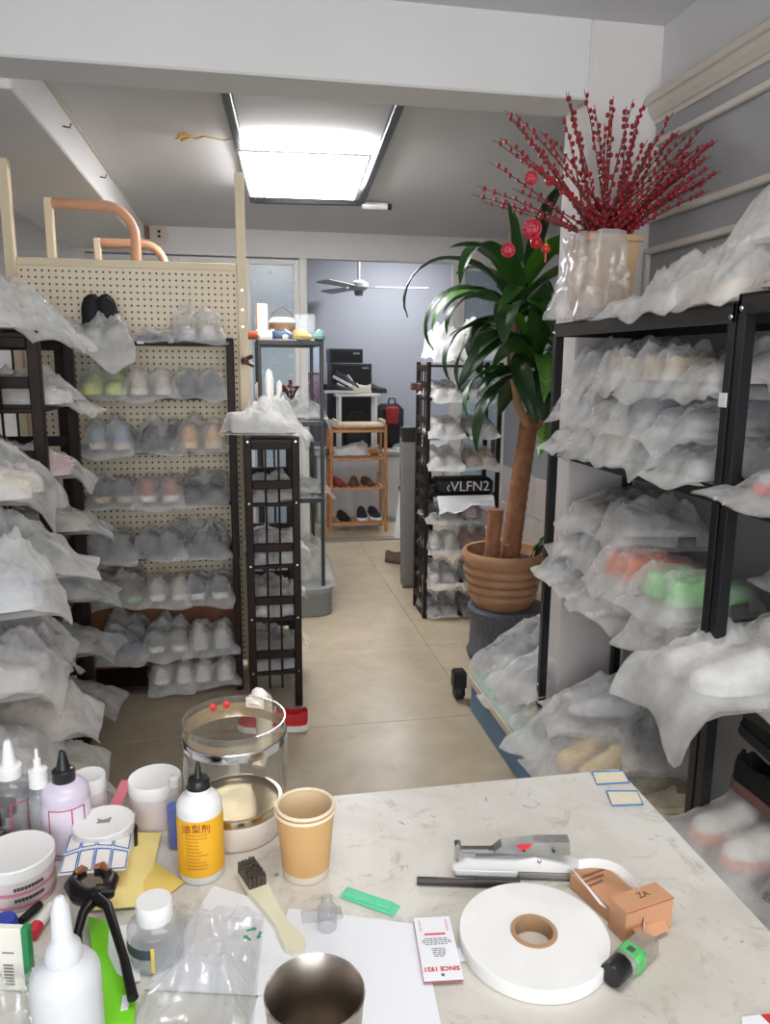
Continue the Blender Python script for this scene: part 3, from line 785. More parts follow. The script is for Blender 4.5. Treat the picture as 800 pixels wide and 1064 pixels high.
# bags from the rack closest to the table
lv0 = [(5, 'cream', (226, 216, 200), 2.13, .15, .07), (4, 'charcoal', (96, 98, 108), 2.22, .22, .03), (4, 'white and blue', (196, 202, 214), 1.90, .13, .05),
       (3, 'plum', (116, 106, 122), 2.16, .19, .06), (3, 'pearl', (214, 210, 210), 1.96, .14, .07), (2, 'tan', (206, 186, 166), 2.14, .20, .05), (2, 'chalky', (224, 224, 224), 1.92, .12, .05),
       (1, 'sky blue', (160, 172, 196), 2.10, .14, .05), (1, 'oatmeal', (196, 180, 160), 2.26, .17, .06), (0, 'off-white', (206, 200, 190), 2.22, .20, .03), (0, 'ivory', (216, 212, 204), 2.02, .15, .03)]
dzz = {}
for i, (lv, d, c, y, ov, dr) in enumerate(lv0):
    bag(d, '%s shelf of rack closest to table' % shn[lv], (-.515+.025*(i % 3), y, BZ[lv]+.001), PI/2+random.uniform(-.1, .25), c, w=.265, L=.33, h=.125, puff=.17, over=ov*.40, drop=dr*.8, folds=2.0, dens=GAUZE_D if i % 3 else GAUZE)
bag('grey', 'on the floor at the foot of left racks', (-.42, 2.28, .004), PI/2-.4, (150, 150, 150), w=.26, L=.32, h=.10, over=.05, drop=0, folds=1.3)

# ---- narrow ladder rack by the aisle
NZ = [.155, .385, .605, .858, 1.100]
wood_rack('ladder_stand', 'narrow dark wooden ladder stand with silver screws at the aisle', .008, .222, 3.0, 3.43, 1.118, NZ, ladder_y=(-1, 1), post=.030, th=.014, dots=True)
bag('white', 'draped over the narrow ladder stand top', (.235, 3.15, 1.120), PI/2-.2, (222, 220, 218), w=.28, L=.32, h=.10, puff=.15, over=.08, drop=.06, folds=1.8, dens=GAUZE_D, sc=.95)
nb = [(3, 'grey box-like', (112, 106, 102), (120, 114, 108)), (2, 'white and violet', (226, 216, 212), (150, 146, 170)), (1, 'ivory', (220, 214, 204), (232, 228, 220)), (0, 'charcoal', (86, 88, 92), (96, 98, 102))]
for lv, d, c, s in nb:
    z = NZ[lv]
    bag(d, '%s shelf of narrow ladder stand' % ('highest', 'second', 'third', 'lowest')[3-lv], (.115, 3.035, z+.001), random.uniform(-.03, .03), c, s, w=.235, L=.31, h=.125, over=.02, drop=.0, folds=1.5, sc=.80, dens=GAUZE_D)
for lv, d, c, y in ((2, 'dove grey', (170, 172, 176), 3.45), (1, 'mist grey', (176, 176, 178), 3.42), (0, 'slate', (120, 122, 126), 3.45)):
    bag(d, 'jutting aisle-side from %s shelf of narrow stand' % ('highest', 'second', 'third', 'lowest')[3-lv], (.245, 3.36, NZ[lv]+.001), PI/2, c, w=.22, L=.20, h=.125, over=.05, drop=.03, folds=1.5, shoes=1, sc=.75)
bag('pale', 'wedged between bookcase and narrow ladder stand', (-.005, 3.25, .62), -PI/2, (196, 196, 198), w=.20, L=.20, h=.14, over=.05, drop=.16, folds=1.6, shoes=1, sc=.72)
# red and white sneaker on the floor
M = Matrix.Translation((.205, 2.80, .001)) @ Matrix.Rotation(-PI/2-.15, 4, 'Z') @ Matrix.Translation((0, -.25, 0))
shoe(M, (198, 34, 40), (240, 238, 236), 'red sneaker with white sole on the floor by the ladder stand', laces=(240, 240, 240))
# ------------------------------------------------------------------ black metal display rack in the aisle
br = thing('display_rack', 'black metal display rack with glass top at the aisle', 'rack', (.27, 4.5, 0))
for sx in (-1, 1):
    for sy in (-1, 1):
        MB().cbox(sx*.165-.010, sx*.165+.010, sy*.30-.010, sy*.30+.010, .16, 1.52, .003).build('post', BLACK_STEEL, br)
for z in (1.52, 1.09, .67):
    f_ = MB()
    for s_ in (-1, 1):
        f_.cbox(-.175, .175, s_*.30-.012, s_*.30+.012, z-.03, z, .003); f_.cbox(s_*.165-.012, s_*.165+.012, -.30, .30, z-.03, z, .003)
    sh = f_.build('shelf_frame', BLACK_STEEL, br)
    MB().box(-.155, .155, -.29, .29, z-.012, z-.004).build('glass_shelf', clear('rack_glass_%d' % int(z*100), (205, 212, 214), 1.45, haze=.12), sh)
gb = thing('plastic_crate', 'rounded grey plastic crate under the black display rack', 'crate', (.27, 4.5, 0))
def rrect(a, b_, r_, n=5):
    out = []
    for cx, cy, s0 in ((a-r_, b_-r_, 0), (-a+r_, b_-r_, PI/2), (-a+r_, -b_+r_, PI), (a-r_, -b_+r_, 1.5*PI)):
        for k in range(n+1):
            q = s0+PI/2*k/n; out.append((cx+r_*math.cos(q), cy+r_*math.sin(q)))
    return out
MB().prism(rrect(.215, .37, .09), .004, .15).build('body', mat('grey_crate', (128, 132, 132), .5, var=.06), gb, 30)
MB().prism(rrect(.222, .377, .095), .135, .16).build('rim', mat('grey_crate_rim', (146, 150, 150), .5, var=.06), gb, 30)
# things on its top
def small(name, label, cat, M, parts, group=None):
    t = thing(name, label, cat); t.matrix_world = M
    for nm_, mb, mt, sm in parts: mb.build(nm_, mt, t, sm)
    return t
toyc = [((206, 104, 62), 'orange'), ((76, 126, 150), 'teal'), ((232, 228, 216), 'white'), ((60, 84, 110), 'navy'), ((226, 190, 120), 'mustard'), ((120, 170, 160), 'mint')]
for k, (c, nmc) in enumerate(toyc):
    t = shoe(Matrix.Translation((.155+.055*k, 4.25+.05*(k % 2), 1.522)) @ Matrix.Rotation(.6+.5*k, 4, 'Z') @ Matrix.Scale(.60, 4), c, tuple(int(v*.8) for v in c),
             'tiny %s child shoe on the glass top of the black rack' % nmc, 'child shoes on the black rack', name='child_shoe', laces=(240, 240, 240))
small('gift_box', 'white upright box with brown side on the black rack top', 'box', Matrix.Translation((.135, 4.52, 1.522)),
      [('box_body', MB().cbox(-.03, .03, -.03, .03, 0, .20, .003), mat('cream_card', (196, 184, 170), .6), False), ('box_side', MB().box(-.034, -.0305, -.028, .028, .02, .23), mat('copper_card', (170, 112, 84), .5), False)])
small('basket', 'small brown wicker basket with a pale cloth on the black rack', 'basket', Matrix.Translation((.245, 4.5, 1.522)),
      [('bowl', MB().lathe([(.001, .002), (.05, .002), (.075, .08), (.07, .082), (.047, .01)], 20), mat('wicker', (150, 116, 90), .8, var=.3, scale=60), True),
       ('lining', MB().lathe([(.07, .085), (.078, .10), (.06, .125), (.02, .13), (.0005, .13)], 16), mat('pale_lining', (190, 172, 156), .9, var=.1), True),
       ('handle', MB().tube([(-.07, 0, .08), (-.055, 0, .15), (0, 0, .19), (.055, 0, .15), (.07, 0, .08)], .005, 6), mat('wire_handle', (90, 84, 80), .4), True)])
cb = MB().cbox(-.06, .06, -.09, .09, 0, .15, .006)
cbx = thing('display_case', 'clear plastic shoe box on the black rack top', 'box', (.375, 4.62, 1.522))
cb.build('case', clear('case_plastic', (225, 230, 232), 1.5, haze=.14), cbx)
shoe(Matrix.Translation((.375, 4.55, 1.530)) @ Matrix.Scale(.55, 4), (120, 140, 150), (230, 230, 230), 'grey child shoe inside the clear box on the black rack', name='child_shoe')
bagm = bag('dusty grey', 'on the middle level of the black display rack', (.46, 4.46, 1.092), PI/2, (150, 146, 140), w=.34, L=.32, h=.11, puff=.16, over=.10, drop=.07, folds=1.8)
bag('olive grey', 'on the low level of the black display rack', (.465, 4.46, .674), PI/2, (150, 146, 138), w=.34, L=.32, h=.11, puff=.14, over=.08, drop=.05, folds=1.8)
bag('cream', 'in the grey crate under the black rack', (.47, 4.46, .165), PI/2, (196, 190, 178), w=.38, L=.33, h=.12, puff=.24, over=.06, drop=.02, folds=1.9, dens=GAUZE_D)
# white cactus figure
cac = thing('cactus_figure', 'white cactus-shaped figure on the black rack beside the pegboard post', 'figurine', (.155, 4.25, 1.092))
MB().tube([(0, 0, 0), (0, 0, .06), (0, 0, .22), (0, 0, .26), (0, 0, .275)], [.032, .026, .026, .018, .004], 12).build('trunk', WHITE_PL, cac, True)
MB().tube([(-.01, 0, .09), (-.05, 0, .10), (-.06, 0, .13), (-.06, 0, .19), (-.06, 0, .205)], [.014, .016, .016, .015, .004], 10).build('arm', WHITE_PL, cac, True)
MB().tube([(.01, 0, .11), (.05, 0, .12), (.055, 0, .15), (.055, 0, .20), (.055, 0, .215)], [.014, .016, .016, .015, .004], 10).build('arm', WHITE_PL, cac, True)
fl_ = thing('flower_pot', 'small pot with red and dark flowers on the black rack', 'plant', (.30, 4.70, 1.092))
MB().lathe([(.001, 0), (.03, 0), (.042, .08), (.036, .08), (.03, .07), (.0005, .07)], 16).build('pot', mat('blue_grey_pot', (130, 146, 152), .5), fl_, 40)
fw = MB(); rr = random.Random(3)
for k in range(14): 
    a = rr.uniform(0, 6.28); r_ = rr.uniform(0, .06); fw.ball((r_*math.cos(a), r_*math.sin(a), rr.uniform(.10, .20)), rr.uniform(.010, .018), 6, 4, (1, 1, .6))
fw.build('blossoms', mat('red_blossom', (140, 50, 46), .7, var=.4, scale=40), fl_, True)
fs_ = MB()
for k in range(8):
    a = k*.8; fs_.tube([(0, 0, .06), (.03*math.cos(a), .03*math.sin(a), .14), (.055*math.cos(a), .055*math.sin(a), .17)], .003, 5)
fs_.build('stems', mat('dark_stem', (60, 66, 46), .7), fl_)

# ------------------------------------------------------------------ back room
lc = thing('low_cabinet', 'long low white cabinet against the back room wall', 'cabinet', (1.25, 7.0, 0))
MB().cbox(-.60, 1.20, -.25, .60, 0, .60, .004).build('body', mat('cabinet_white', (206, 206, 206), .5, var=.02), lc)
MB().cbox(-.62, 1.22, -.29, .62, .60, .635, .004).build('worktop', mat('cabinet_top', (190, 188, 184), .4, var=.03), lc)
for k in range(3):
    d_ = MB().cbox(-.59+.60*k, -.01+.60*k, -.268, -.2505, .03, .58, .004).build('door', mat('cabinet_white', ()), lc)
    MB().cbox(-.06+.60*k, -.045+.60*k, -.285, -.269, .32, .44, .003).build('door_handle', STEEL, d_)
def spk(name, label, x0, x1, y0, y1, z0, z1):
    t = thing(name, label, 'box', ((x0+x1)/2, (y0+y1)/2, z0))
    a, b_ = (x1-x0)/2, (y1-y0)/2
    MB().cbox(-a, a, -b_, b_, 0, z1-z0, .006).build('case', mat('black_case', (20, 21, 28), .45, var=.1), t)
    MB().cbox(-a+.02, a-.02, -b_-.006, -b_-.0005, .02, z1-z0-.02, .002).build('front_panel', mat('dark_grille', (14, 14, 18), .7, var=.3, scale=200), t)
    MB().box(a-.09, a-.03, -b_-.0085, -b_-.0065, z1-z0-.05, z1-z0-.035).build('badge', mat('grey_badge', (140, 142, 146), .4), t)
    return t
spk('black_cabinet', 'tall black box standing on the back room cabinet', .83, 1.20, 7.12, 7.50, .637, 1.40)
spk('black_device', 'low black box on top of the taller black box', .82, 1.12, 7.14, 7.48, 1.402, 1.53)
st = thing('side_table', 'small white side table standing on the back room cabinet', 'table', (1.02, 6.86, .637))
MB().cbox(-.20, .20, -.10, .10, .475, .50, .004).build('tabletop', WHITE_PL, st)
for sx in (-1, 1):
    for sy in (-1, 1):
        MB().cbox(sx*.16-.014, sx*.16+.014, sy*.08-.010, sy*.08+.010, 0, .475, .003).build('leg', WHITE_PL, st)
for (x, y, z, rz, c, s, l, d, lc_) in ((.86, 6.80, 1.140, 1.3, (24, 24, 28), (220, 220, 220), 'black sneaker with white sole lying on the white side table', 'f', (220, 220, 220)),
        (1.00, 6.80, 1.140, -1.45, (214, 206, 190), (228, 222, 208), 'cream sneaker in the middle of the white side table', 'f', (236, 232, 224)),
        (1.16, 6.84, 1.140, 1.1, (30, 30, 34), (60, 60, 60), 'plain black sneaker at the end of the white side table', 'f', (60, 60, 60)),
        (1.47, 6.84, .638, -1.2, (88, 122, 140), (226, 230, 232), 'teal and white sneaker on the back room cabinet', 'f', (240, 240, 240)),
        (1.62, 6.92, .638, 1.0, (226, 228, 230), (236, 236, 236), 'white sneaker on the back room cabinet beside the teal one', 'f', (180, 190, 200))):
    shoe(Matrix.Translation((x, y, z)) @ Matrix.Rotation(rz, 4, 'Z') @ Matrix.Translation((0, -.13, 0)), c, s, l, laces=lc_)
shoe(Matrix.Translation((.94, 6.82, 1.20)) @ Matrix.Rotation(.5, 4, 'Y') @ Matrix.Rotation(1.0, 4, 'Z') @ Matrix.Translation((0, -.1, 0)), (40, 40, 44), (236, 236, 236), 'black and white sneaker leaning across the others on the side table', laces=(230, 230, 230))
# black heap under the side table: backpack
bp_ = thing('backpack', 'dark backpack with a red pocket beside the white side table', 'backpack', (1.36, 7.0, .637))
MB().cbox(-.14, .11, -.10, .10, 0, .40, .05).build('pack', mat('black_nylon', (26, 26, 30), .8, var=.2, scale=20), bp_, True)
MB().cbox(-.07, .05, -.135, -.099, .22, .38, .03).build('pocket', mat('red_nylon', (150, 40, 36), .7, var=.3, scale=14), bp_, True)
MB().tube([(-.03, -.02, .39), (-.02, -.02, .45), (.03, -.02, .45), (.04, -.02, .39)], .008, 6).build('handle', BLACK_MATTE, bp_, True)
hb = thing('handbag', 'black handbag stored under the white side table', 'handbag', (1.02, 6.86, .637))
MB().cbox(-.12, .12, -.055, .055, 0, .26, .03).build('body', mat('black_leather', (30, 29, 31), .5, var=.2, scale=25), hb, True)
MB().tube([(-.07, 0, .25), (-.05, 0, .34), (.05, 0, .34), (.07, 0, .25)], .008, 6).build('handle', BLACK_MATTE, hb, True)

# bamboo shoe rack in front of the cabinet
bam = thing('bamboo_rack', 'slim bamboo shoe rack with slatted shelves in the back room', 'shoe rack', (.955, 6.42, 0))
for sx, H_ in ((-1, .86), (1, .90)):
    for sy in (-1, 1):
        MB().tube([(sx*.235, sy*.12, .0), (sx*.225, sy*.12, H_)], .014, 8).build('post', BAMBOO, bam, True)
for z in (.075, .37, .62, .85):
    for sy in (-1, 1):
        MB().cbox(-.235, .235, sy*.12-.010, sy*.12+.010, z-.012, z+.010, .003).build('shelf_rail', BAMBOO, bam)
    for k in range(9):
        x = -.20+.05*k
        MB().cbox(x-.012, x+.012, -.115, .115, z+.010, z+.016, .002).build('slat', BAMBOO, bam)
shp = [(.82, .637, (92, 60, 44), 'brown leather loafer on the upper bamboo shelf', 1.3), (1.02, .637, (168, 122, 78), 'tan suede moccasin on the upper bamboo shelf', -1.2),
       (.80, .387, (156, 62, 44), 'rust red slipper on the middle bamboo shelf', .2), (.93, .387, (98, 64, 40), 'brown woven sandal on the middle bamboo shelf', -.15), (1.05, .387, (98, 64, 40), 'brown woven sandal on the middle bamboo shelf', .1),
       (.84, .092, (22, 22, 26), 'plain black slip-on at the end of the lowest bamboo shelf', .1), (1.0, .092, (28, 34, 54), 'navy sneaker on the lowest bamboo shelf', -.1), (1.11, .092, (28, 34, 54), 'navy sneaker on the lowest bamboo shelf', .05)]
for i, (x, z, c, l, rz) in enumerate(shp):
    navy = 'navy' in l
    shoe(Matrix.Translation((x, 6.42, z)) @ Matrix.Rotation(rz, 4, 'Z') @ Matrix.Translation((0, -.13, 0)), c, (226, 226, 226) if navy else tuple(int(v*.7) for v in c), l,
         'pairs on the bamboo rack' if ('woven' in l or navy) else None, kind=None if navy else low_shoe, name='sneaker' if navy else 'loafer', laces=(40, 46, 60) if navy else None)
tray = thing('shoe_tray', 'beige padded tray lying on top of the bamboo rack', 'tray', (.96, 6.42, .867))
MB().cbox(-.20, .22, -.12, .12, 0, .045, .02).build('tray_body', mat('beige_felt', (198, 180, 152), .9, var=.08), tray, True)
for s_ in (-1, 1): MB().cbox(.01+s_*.20-.015, .01+s_*.20+.015, -.11, .11, .03, .075, .01).build('tray_end', mat('beige_felt', ()), tray, True)
bag('white', 'spilling over the bamboo rack end toward the black rack', (.74, 6.38, .640), PI/2+PI, (206, 204, 204), w=.22, L=.24, h=.12, over=.04, drop=.03, folds=1.4, shoes=1)
# ceiling fan
fan = thing('ceiling_fan', 'pale grey three-bladed ceiling fan in the back room', 'fan', (1.06, 7.0, 2.06))
FANM = mat('fan_grey', (168, 168, 172), .5, var=.04)
MB().tube([(0, 0, .05), (0, 0, .54)], .012, 8).build('down_rod', FANM, fan)
MB().lathe([(.001, -.035), (.05, -.03), (.085, 0), (.085, .035), (.04, .06), (.001, .062)], 20).build('motor', FANM, fan, 40)
MB().lathe([(.001, -.075), (.035, -.07), (.04, -.036), (.001, -.034)], 16).build('regulator_cap', mat('fan_dark', (90, 90, 94), .5), fan, 40)
MB().lathe([(.001, .54), (.05, .54), (.06, .51), (.012, .46)], 16).build('ceiling_cap', FANM, fan, 40)
for k in range(3):
    M = Matrix.Rotation(math.radians(-8)+2*PI*k/3, 4, 'Z') @ Matrix.Rotation(math.radians(9), 4, 'X')
    MB().cbox(.08, .17, -.018, .018, -.003, .003, .002, M).build('blade_iron', mat('fan_dark', ()), fan)
    MB().prism([(.15, -.045), (.60, -.062), (.62, -.03), (.62, .03), (.60, .062), (.15, .045)], -.004, .004, M).build('blade', FANM, fan)
# window reflection in the door, imitated by coloured sheets beyond the black rack
pp = thing('pink_reflection', 'pink window reflection made as flat sheets behind the sliding door stile', 'print', (.70, 7.685, 0))
MB().box(-.12, .05, -.004, .004, .90, 1.28).build('pink_reflection_sheet', mat('pink_reflection_colour', (196, 150, 178), .6, var=.5, scale=26), pp)
MB().box(-.14, .07, -.003, .005, 1.30, 1.62).build('pale_reflection_sheet', mat('pale_blue_reflection', (196, 206, 226), .5, var=.06), pp)
MB().box(-.14, .07, -.008, -.0035, 1.285, 1.305).build('strip', mat('brown_strip', (110, 84, 66), .5), pp)

# white pleated skirt hanging on a dark handle, brown shoe below
sk = thing('pleated_skirt', 'white pleated skirt hanging from a dark handle beside the grey sleeve', 'skirt', (1.20, 5.35, 0))
rows_ = []
for i in range(10):
    t_ = i/9; z = .78-.62*t_
    rw = []
    for k in range(41):
        a = 2*PI*k/40; r_ = (.05+.07*t_)*(1+.13*math.cos(a*11))
        rw.append((r_*math.cos(a)*1.0, r_*math.sin(a)*.7, z))
    rows_.append(rw)
MB().grid(rows_, True).build('pleats', mat('white_cotton', (222, 222, 222), .85, var=.03), sk, True)
MB().tube([(-.05, 0, .76), (-.06, 0, .85), (-.03, 0, .90), (.04, 0, .90), (.06, 0, .84)], .014, 8).build('handle', mat('slate_handle', (62, 68, 80), .5), sk, True)
MB().tube([(.03, 0, .88), (.03, 0, .012)], .010, 8).build('pole', BLACK_STEEL, sk, True)
MB().lathe([(.001, .0), (.075, .0), (.07, .012), (.001, .014)], 16).build('foot', BLACK_MATTE, sk, 40)
MB().tube([(-.075, -.02, .55), (-.10, -.03, .53), (-.085, -.03, .50)], .010, 6).build('clip', BLACK_MATTE, sk, True)
shoe(Matrix.Translation((1.12, 5.20, .001)) @ Matrix.Rotation(.9, 4, 'Z') @ Matrix.Translation((0, -.12, 0)), (110, 88, 74), (92, 74, 62), 'brown ankle shoe on the floor under the white skirt', name='ankle_shoe')
# tall grey sleeve leaning by the right rack
sl = thing('board_sleeve', 'tall grey felt sleeve with black trim standing beside the right rack', 'sleeve', (1.04, 4.62, 0))
GF = mat('grey_felt', (120, 116, 113), .9, var=.06, scale=30)
MB().cbox(-.065, .055, -.03, .03, .02, .96, .006, Matrix.Rotation(math.radians(-1.0), 4, 'Y')).build('sleeve', GF, sl)
MB().cbox(-.062, .058, -.034, .034, .93, 1.02, .006, Matrix.Rotation(math.radians(-1.0), 4, 'Y')).build('black_top', BLACK_MATTE, sl)
MB().tube([(.055, -.03, .02), (.058, -.03, .4), (.045, -.03, .6), (.062, -.03, .96)], .008, 6).build('piping', BLACK_MATTE, sl, True)
MB().prism([(-.06, -.02), (.05, -.02), (-.01, -.0)], 0, .03).build('tip', GF, sl)
bc = thing('umbrella', 'folded black umbrella hanging between the sleeve and the right rack', 'umbrella', (1.07, 4.38, 0))
MB().tube([(0.0, 0, .12), (.0, 0, .3), (.01, 0, .6), (.0, 0, .95)], [.05, .045, .035, .012], 9).build('folded_canopy', mat('black_cloth', (22, 22, 25), .8, var=.2), bc, True)
MB().tube([(0, 0, .02), (0, 0, .14)], .006, 6).build('tip', CHROME, bc, True)
MB().tube([(0, 0, .94), (0, 0, 1.03), (.02, 0, 1.06), (.045, 0, 1.04)], .009, 8).build('handle', BLACK_MATTE, bc, True)

# ------------------------------------------------------------------ right rack in the aisle
RZ = [.02, .21, .40, .565, .70, .86, 1.03, 1.22, 1.395]
rk = wood_rack('ladder_rack', 'slim dark rack of wrapped shoes standing behind the potted plant', .970, 1.390, 4.0, 4.26, 1.41, RZ, ladder_x=(-1,), post=.022, th=.012)
MB().cbox(-.26, -.232, -.14, -.11, 1.26, 1.30, .006).build('knob', mat('brown_knob', ()), rk)
MB().cbox(-.27, -.232, -.02, .01, 1.26, 1.30, .006).build('knob', mat('brown_knob', ()), rk)
rn = ['lowest', 'second lowest', 'third lowest', 'fourth lowest', 'fifth lowest', 'sixth lowest', 'third highest', 'second highest']
rr_ = [(0, ('smoke grey', (110, 110, 114)), ('dark grey', (84, 84, 88))), (1, ('white', (212, 208, 204)), ('pearl', (190, 188, 186))), (2, ('chalk white', (206, 202, 198)), ('coral', (208, 150, 130))),
       (3, ('black patterned', (40, 40, 44)), ('pinkish', (188, 164, 164))), (5, ('cream', (208, 200, 190)), ('tan', (192, 162, 134))), (6, ('white', (214, 212, 212)), ('taupe', (120, 112, 106))), (7, ('rosy white', (218, 204, 200)), ('silver', (180, 180, 184)))]
for lv, A, B in rr_:
    for k, (d, c) in enumerate((A, B)):
        nobag = False
        bag(d, '%s shelf of rack behind plant, %s side' % (rn[lv], 'aisle' if k == 0 else 'wall'), (1.075+.205*k, 3.972, RZ[lv]+.001), random.uniform(-.05, .05), c, w=.235, L=.31, h=.125 if lv != 3 else .105, over=.045, drop=.03 if lv > 0 else 0,
            folds=1.4, dens=GAUZE_D if (lv > 4 and k == 0) else GAUZE, sc=.83, rev=random.random() < .4)
o = bag('white', 'crumpled on top of the rack behind plant', (1.17, 3.97, 1.412), 0, (226, 224, 224), w=.38, L=.30, h=.11, puff=.25, over=.02, drop=.0, folds=2.4, dens=GAUZE_D, sc=.95)
# black shoe bag with printed letters
vb = thing('lettered_bag', 'black shoe pouch with pale capital letters on the rack behind plant', 'bag', (1.19, 4.05, RZ[4]+.001))
MB().cbox(-.16, .17, -.05, .10, 0, .085, .02).build('pouch', mat('black_pouch', (24, 24, 28), .6, var=.15), vb, True)
text('lettering', '\u2039VLFN2', .078, mat('pale_letter', (214, 214, 214), .6), vb, Matrix.Translation((.02, -.0515, .042)) @ Matrix.Rotation(PI/2, 4, 'X'))
MB().tube([(-.16, -.05, .06), (-.20, -.06, .045), (-.19, -.06, .015), (-.15, -.055, .01)], .006, 6).build('strap', BLACK_MATTE, vb, True)
wp = MB(); 
rwsP = []
rs_ = np.random.RandomState(5)
for i in range(7):
    rwsP.append([(1.03+.045*j, 3.975-.01*i+ .0, RZ[4]+.0+.0-.02*i*(0.35+rs_.rand()*.5)) for j in range(8)])
tag(MB().grid(rwsP).build('tissue_sheet', mat('tissue_paper', (224, 226, 228), .8, var=.03), None, True), 'white tissue sheet hanging under the black lettered pouch', 'paper')
# ------------------------------------------------------------------ potted dracaena
PX, PY = 1.215, 3.40
pot_m = mat('terracotta_glaze', (176, 134, 100), .38, var=.14, scale=9, bump=.08, bscale=50)
ps = thing('plant_stool', 'dark grey speckled ceramic stool under the ribbed pot', 'stool', (PX+.02, PY, 0))
MB().lathe([(.001, 0), (.175, 0), (.185, .03), (.172, .06), (.168, .20), (.185, .25), (.178, .265), (.001, .265)], 32).build('drum', mat('speckled_grey', (96, 98, 108), .8, var=.35, scale=90), ps, 40)
pt = thing('potted_plant', 'tall dracaena with drooping green leaves in a ribbed terracotta pot', 'plant', (PX, PY, .266))
prof = [(.001, 0), (.135, 0), (.142, .012), (.150, .03)]
for k in range(4):
    z = .035+.042*k; r_ = .152+.009*k
    prof += [(r_, z), (r_+.010, z+.010), (r_+.012, z+.022), (r_+.008, z+.034), (r_+.001, z+.040)]
prof += [(.186, .21), (.198, .222), (.200, .262), (.192, .272), (.178, .268), (.172, .24), (.168, .215)]
MB().lathe(prof, 40).build('pot', pot_m, pt, 50)
MB().lathe([(.172, .215), (.10, .222), (.0005, .226)], 24).build('soil', mat('dark_soil', (58, 42, 34), .95, var=.4, scale=60), pt)
BARK = mat('ringed_bark', (150, 102, 72), .75, var=.25, scale=26, bump=.25, bscale=50)
pts = []; rad = []
for k in range(31):
    t_ = k/30; pts.append((.03+.075*t_, .0+.01*math.sin(t_*3), .215+.70*t_)); rad.append(.046-.004*t_+(.0022 if k % 2 else -.0006))
MB().tube(pts, rad, 14).build('trunk', BARK, pt, True)
MB().lathe([(.041, 0), (.030, .004), (.0005, .003)], 14, c=(.105, .002, .915)).build('cut_end', mat('cut_wood', (126, 82, 66), .8, var=.2), pt)
pts = [(-.075+.002*k, -.03, .215+.0283*k) for k in range(10)]
MB().tube(pts, [.034+(.0015 if k % 2 else 0) for k in range(10)], 12).build('cut_trunk', BARK, pt, True)
MB().lathe([(.034, 0), (.024, .003), (.0005, .002)], 12, c=(-.057, -.03, .470)).build('cut_end', mat('cut_wood', ()), pt)
MB().tube([(.0, -.02, .215), (.01, -.035, .27), (.0, -.04, .30)], [.026, .03, .014], 10).build('stump', BARK, pt, True)
# two leafy heads on side shoots
SHOOT = mat('shoot_bark', (176, 138, 92), .7, var=.2, scale=20)
MB().tube([(.115, 0, .84), (.15, 0, .87), (.155, 0, .95), (.15, 0, 1.05), (.14, 0, 1.10)], [.024, .024, .022, .02, .018], 10).build('shoot', SHOOT, pt, True)
MB().tube([(.085, -.02, .86), (.03, -.03, .95), (.0, -.03, 1.10), (.0, -.03, 1.33)], [.02, .02, .018, .018], 10).build('shoot', SHOOT, pt, True)
def leaf_mat(nm_, a, b_):
    mt = bpy.data.materials.new(nm_); mt.use_nodes = True; nt = mt.node_tree; bs = nt.nodes['Principled BSDF']
    tc = nt.nodes.new('ShaderNodeTexCoord'); w_ = nt.nodes.new('ShaderNodeTexWave'); w_.bands_direction = 'X'
    w_.inputs['Scale'].default_value = 30; w_.inputs['Distortion'].default_value = 1.5
    nt.links.new(tc.outputs['Object'], w_.inputs['Vector'])
    rp = nt.nodes.new('ShaderNodeValToRGB'); rp.color_ramp.elements[0].color = (*srgb(a), 1); rp.color_ramp.elements[1].color = (*srgb(b_), 1)
    nt.links.new(w_.outputs['Fac'], rp.inputs['Fac']); nt.links.new(rp.outputs['Color'], bs.inputs['Base Color'])
    bs.inputs['Roughness'].default_value = .42
    return mt
LM = [leaf_mat('leaf_dark', (24, 50, 22), (36, 70, 28)), leaf_mat('leaf_mid', (36, 76, 26), (56, 100, 38)), leaf_mat('leaf_bright', (66, 118, 34), (96, 146, 50))]
def leaf_mesh(length, width, up0, bend, seed, material):
    """strap leaf growing along +x, starting at elevation up0 and bending down"""
    rr = random.Random(seed); n = 16; cols = 5; x = z = y = 0.0; el = up0; rows = []
    sway = rr.uniform(-.25, .25)
    for i in range(n+1):
        t_ = i/n
        wd = width*(.30+.70*min(1, t_/.30))*(1-max(0, (t_-.50)/.50)**2.0)
        wd = max(wd, .001)
        nrm = (-math.sin(el), math.cos(el))
        row = []
        for k in range(cols):
            s_ = (k/(cols-1)-.5)
            lift_ = abs(s_)*.38*wd
            row.append((x+nrm[0]*lift_, y+s_*wd, z+nrm[1]*lift_+.004*math.sin(t_*19+k*2)))
        rows.append(row)
        st_ = length/n; x += math.cos(el)*st_; z += math.sin(el)*st_; y += sway*st_*t_
        el -= bend/n*(.5+1.2*t_)
    return MB().grid(rows).mesh('leaf', material, True)
leafM = []
for k in range(10):
    leafM.append(leaf_mesh(.42+.035*(k % 5), .056+.005*(k % 4), .9-.16*(k % 5), 1.5+.22*(k % 6), k, LM[(0, 1, 0, 1, 0, 0, 1, 0, 1, 2)[k]]))
rl = random.Random(11)
def crown(cx, cy, cz, n, tiltlo, tilthi, sc):
    for i in range(n):
        az = i*2.39996+rl.uniform(-.3, .3)
        lf = put('leaf', leafM[rl.randrange(10)], pt, (cx+.015*math.cos(az), cy+.015*math.sin(az), cz+.10*(i/n-.5)))
        t_ = i/n
        lf.rotation_euler = (rl.uniform(-.5, .5), -(tiltlo+(tilthi-tiltlo)*t_)+rl.uniform(-.15, .15), az)
        s_ = sc*rl.uniform(.8, 1.12); lf.scale = (s_, s_*1.65, s_)
crown(.0, -.03, 1.38, 25, -.75, .85, 1.0)
crown(.10, -.02, 1.12, 22, -.85, .6, .88)
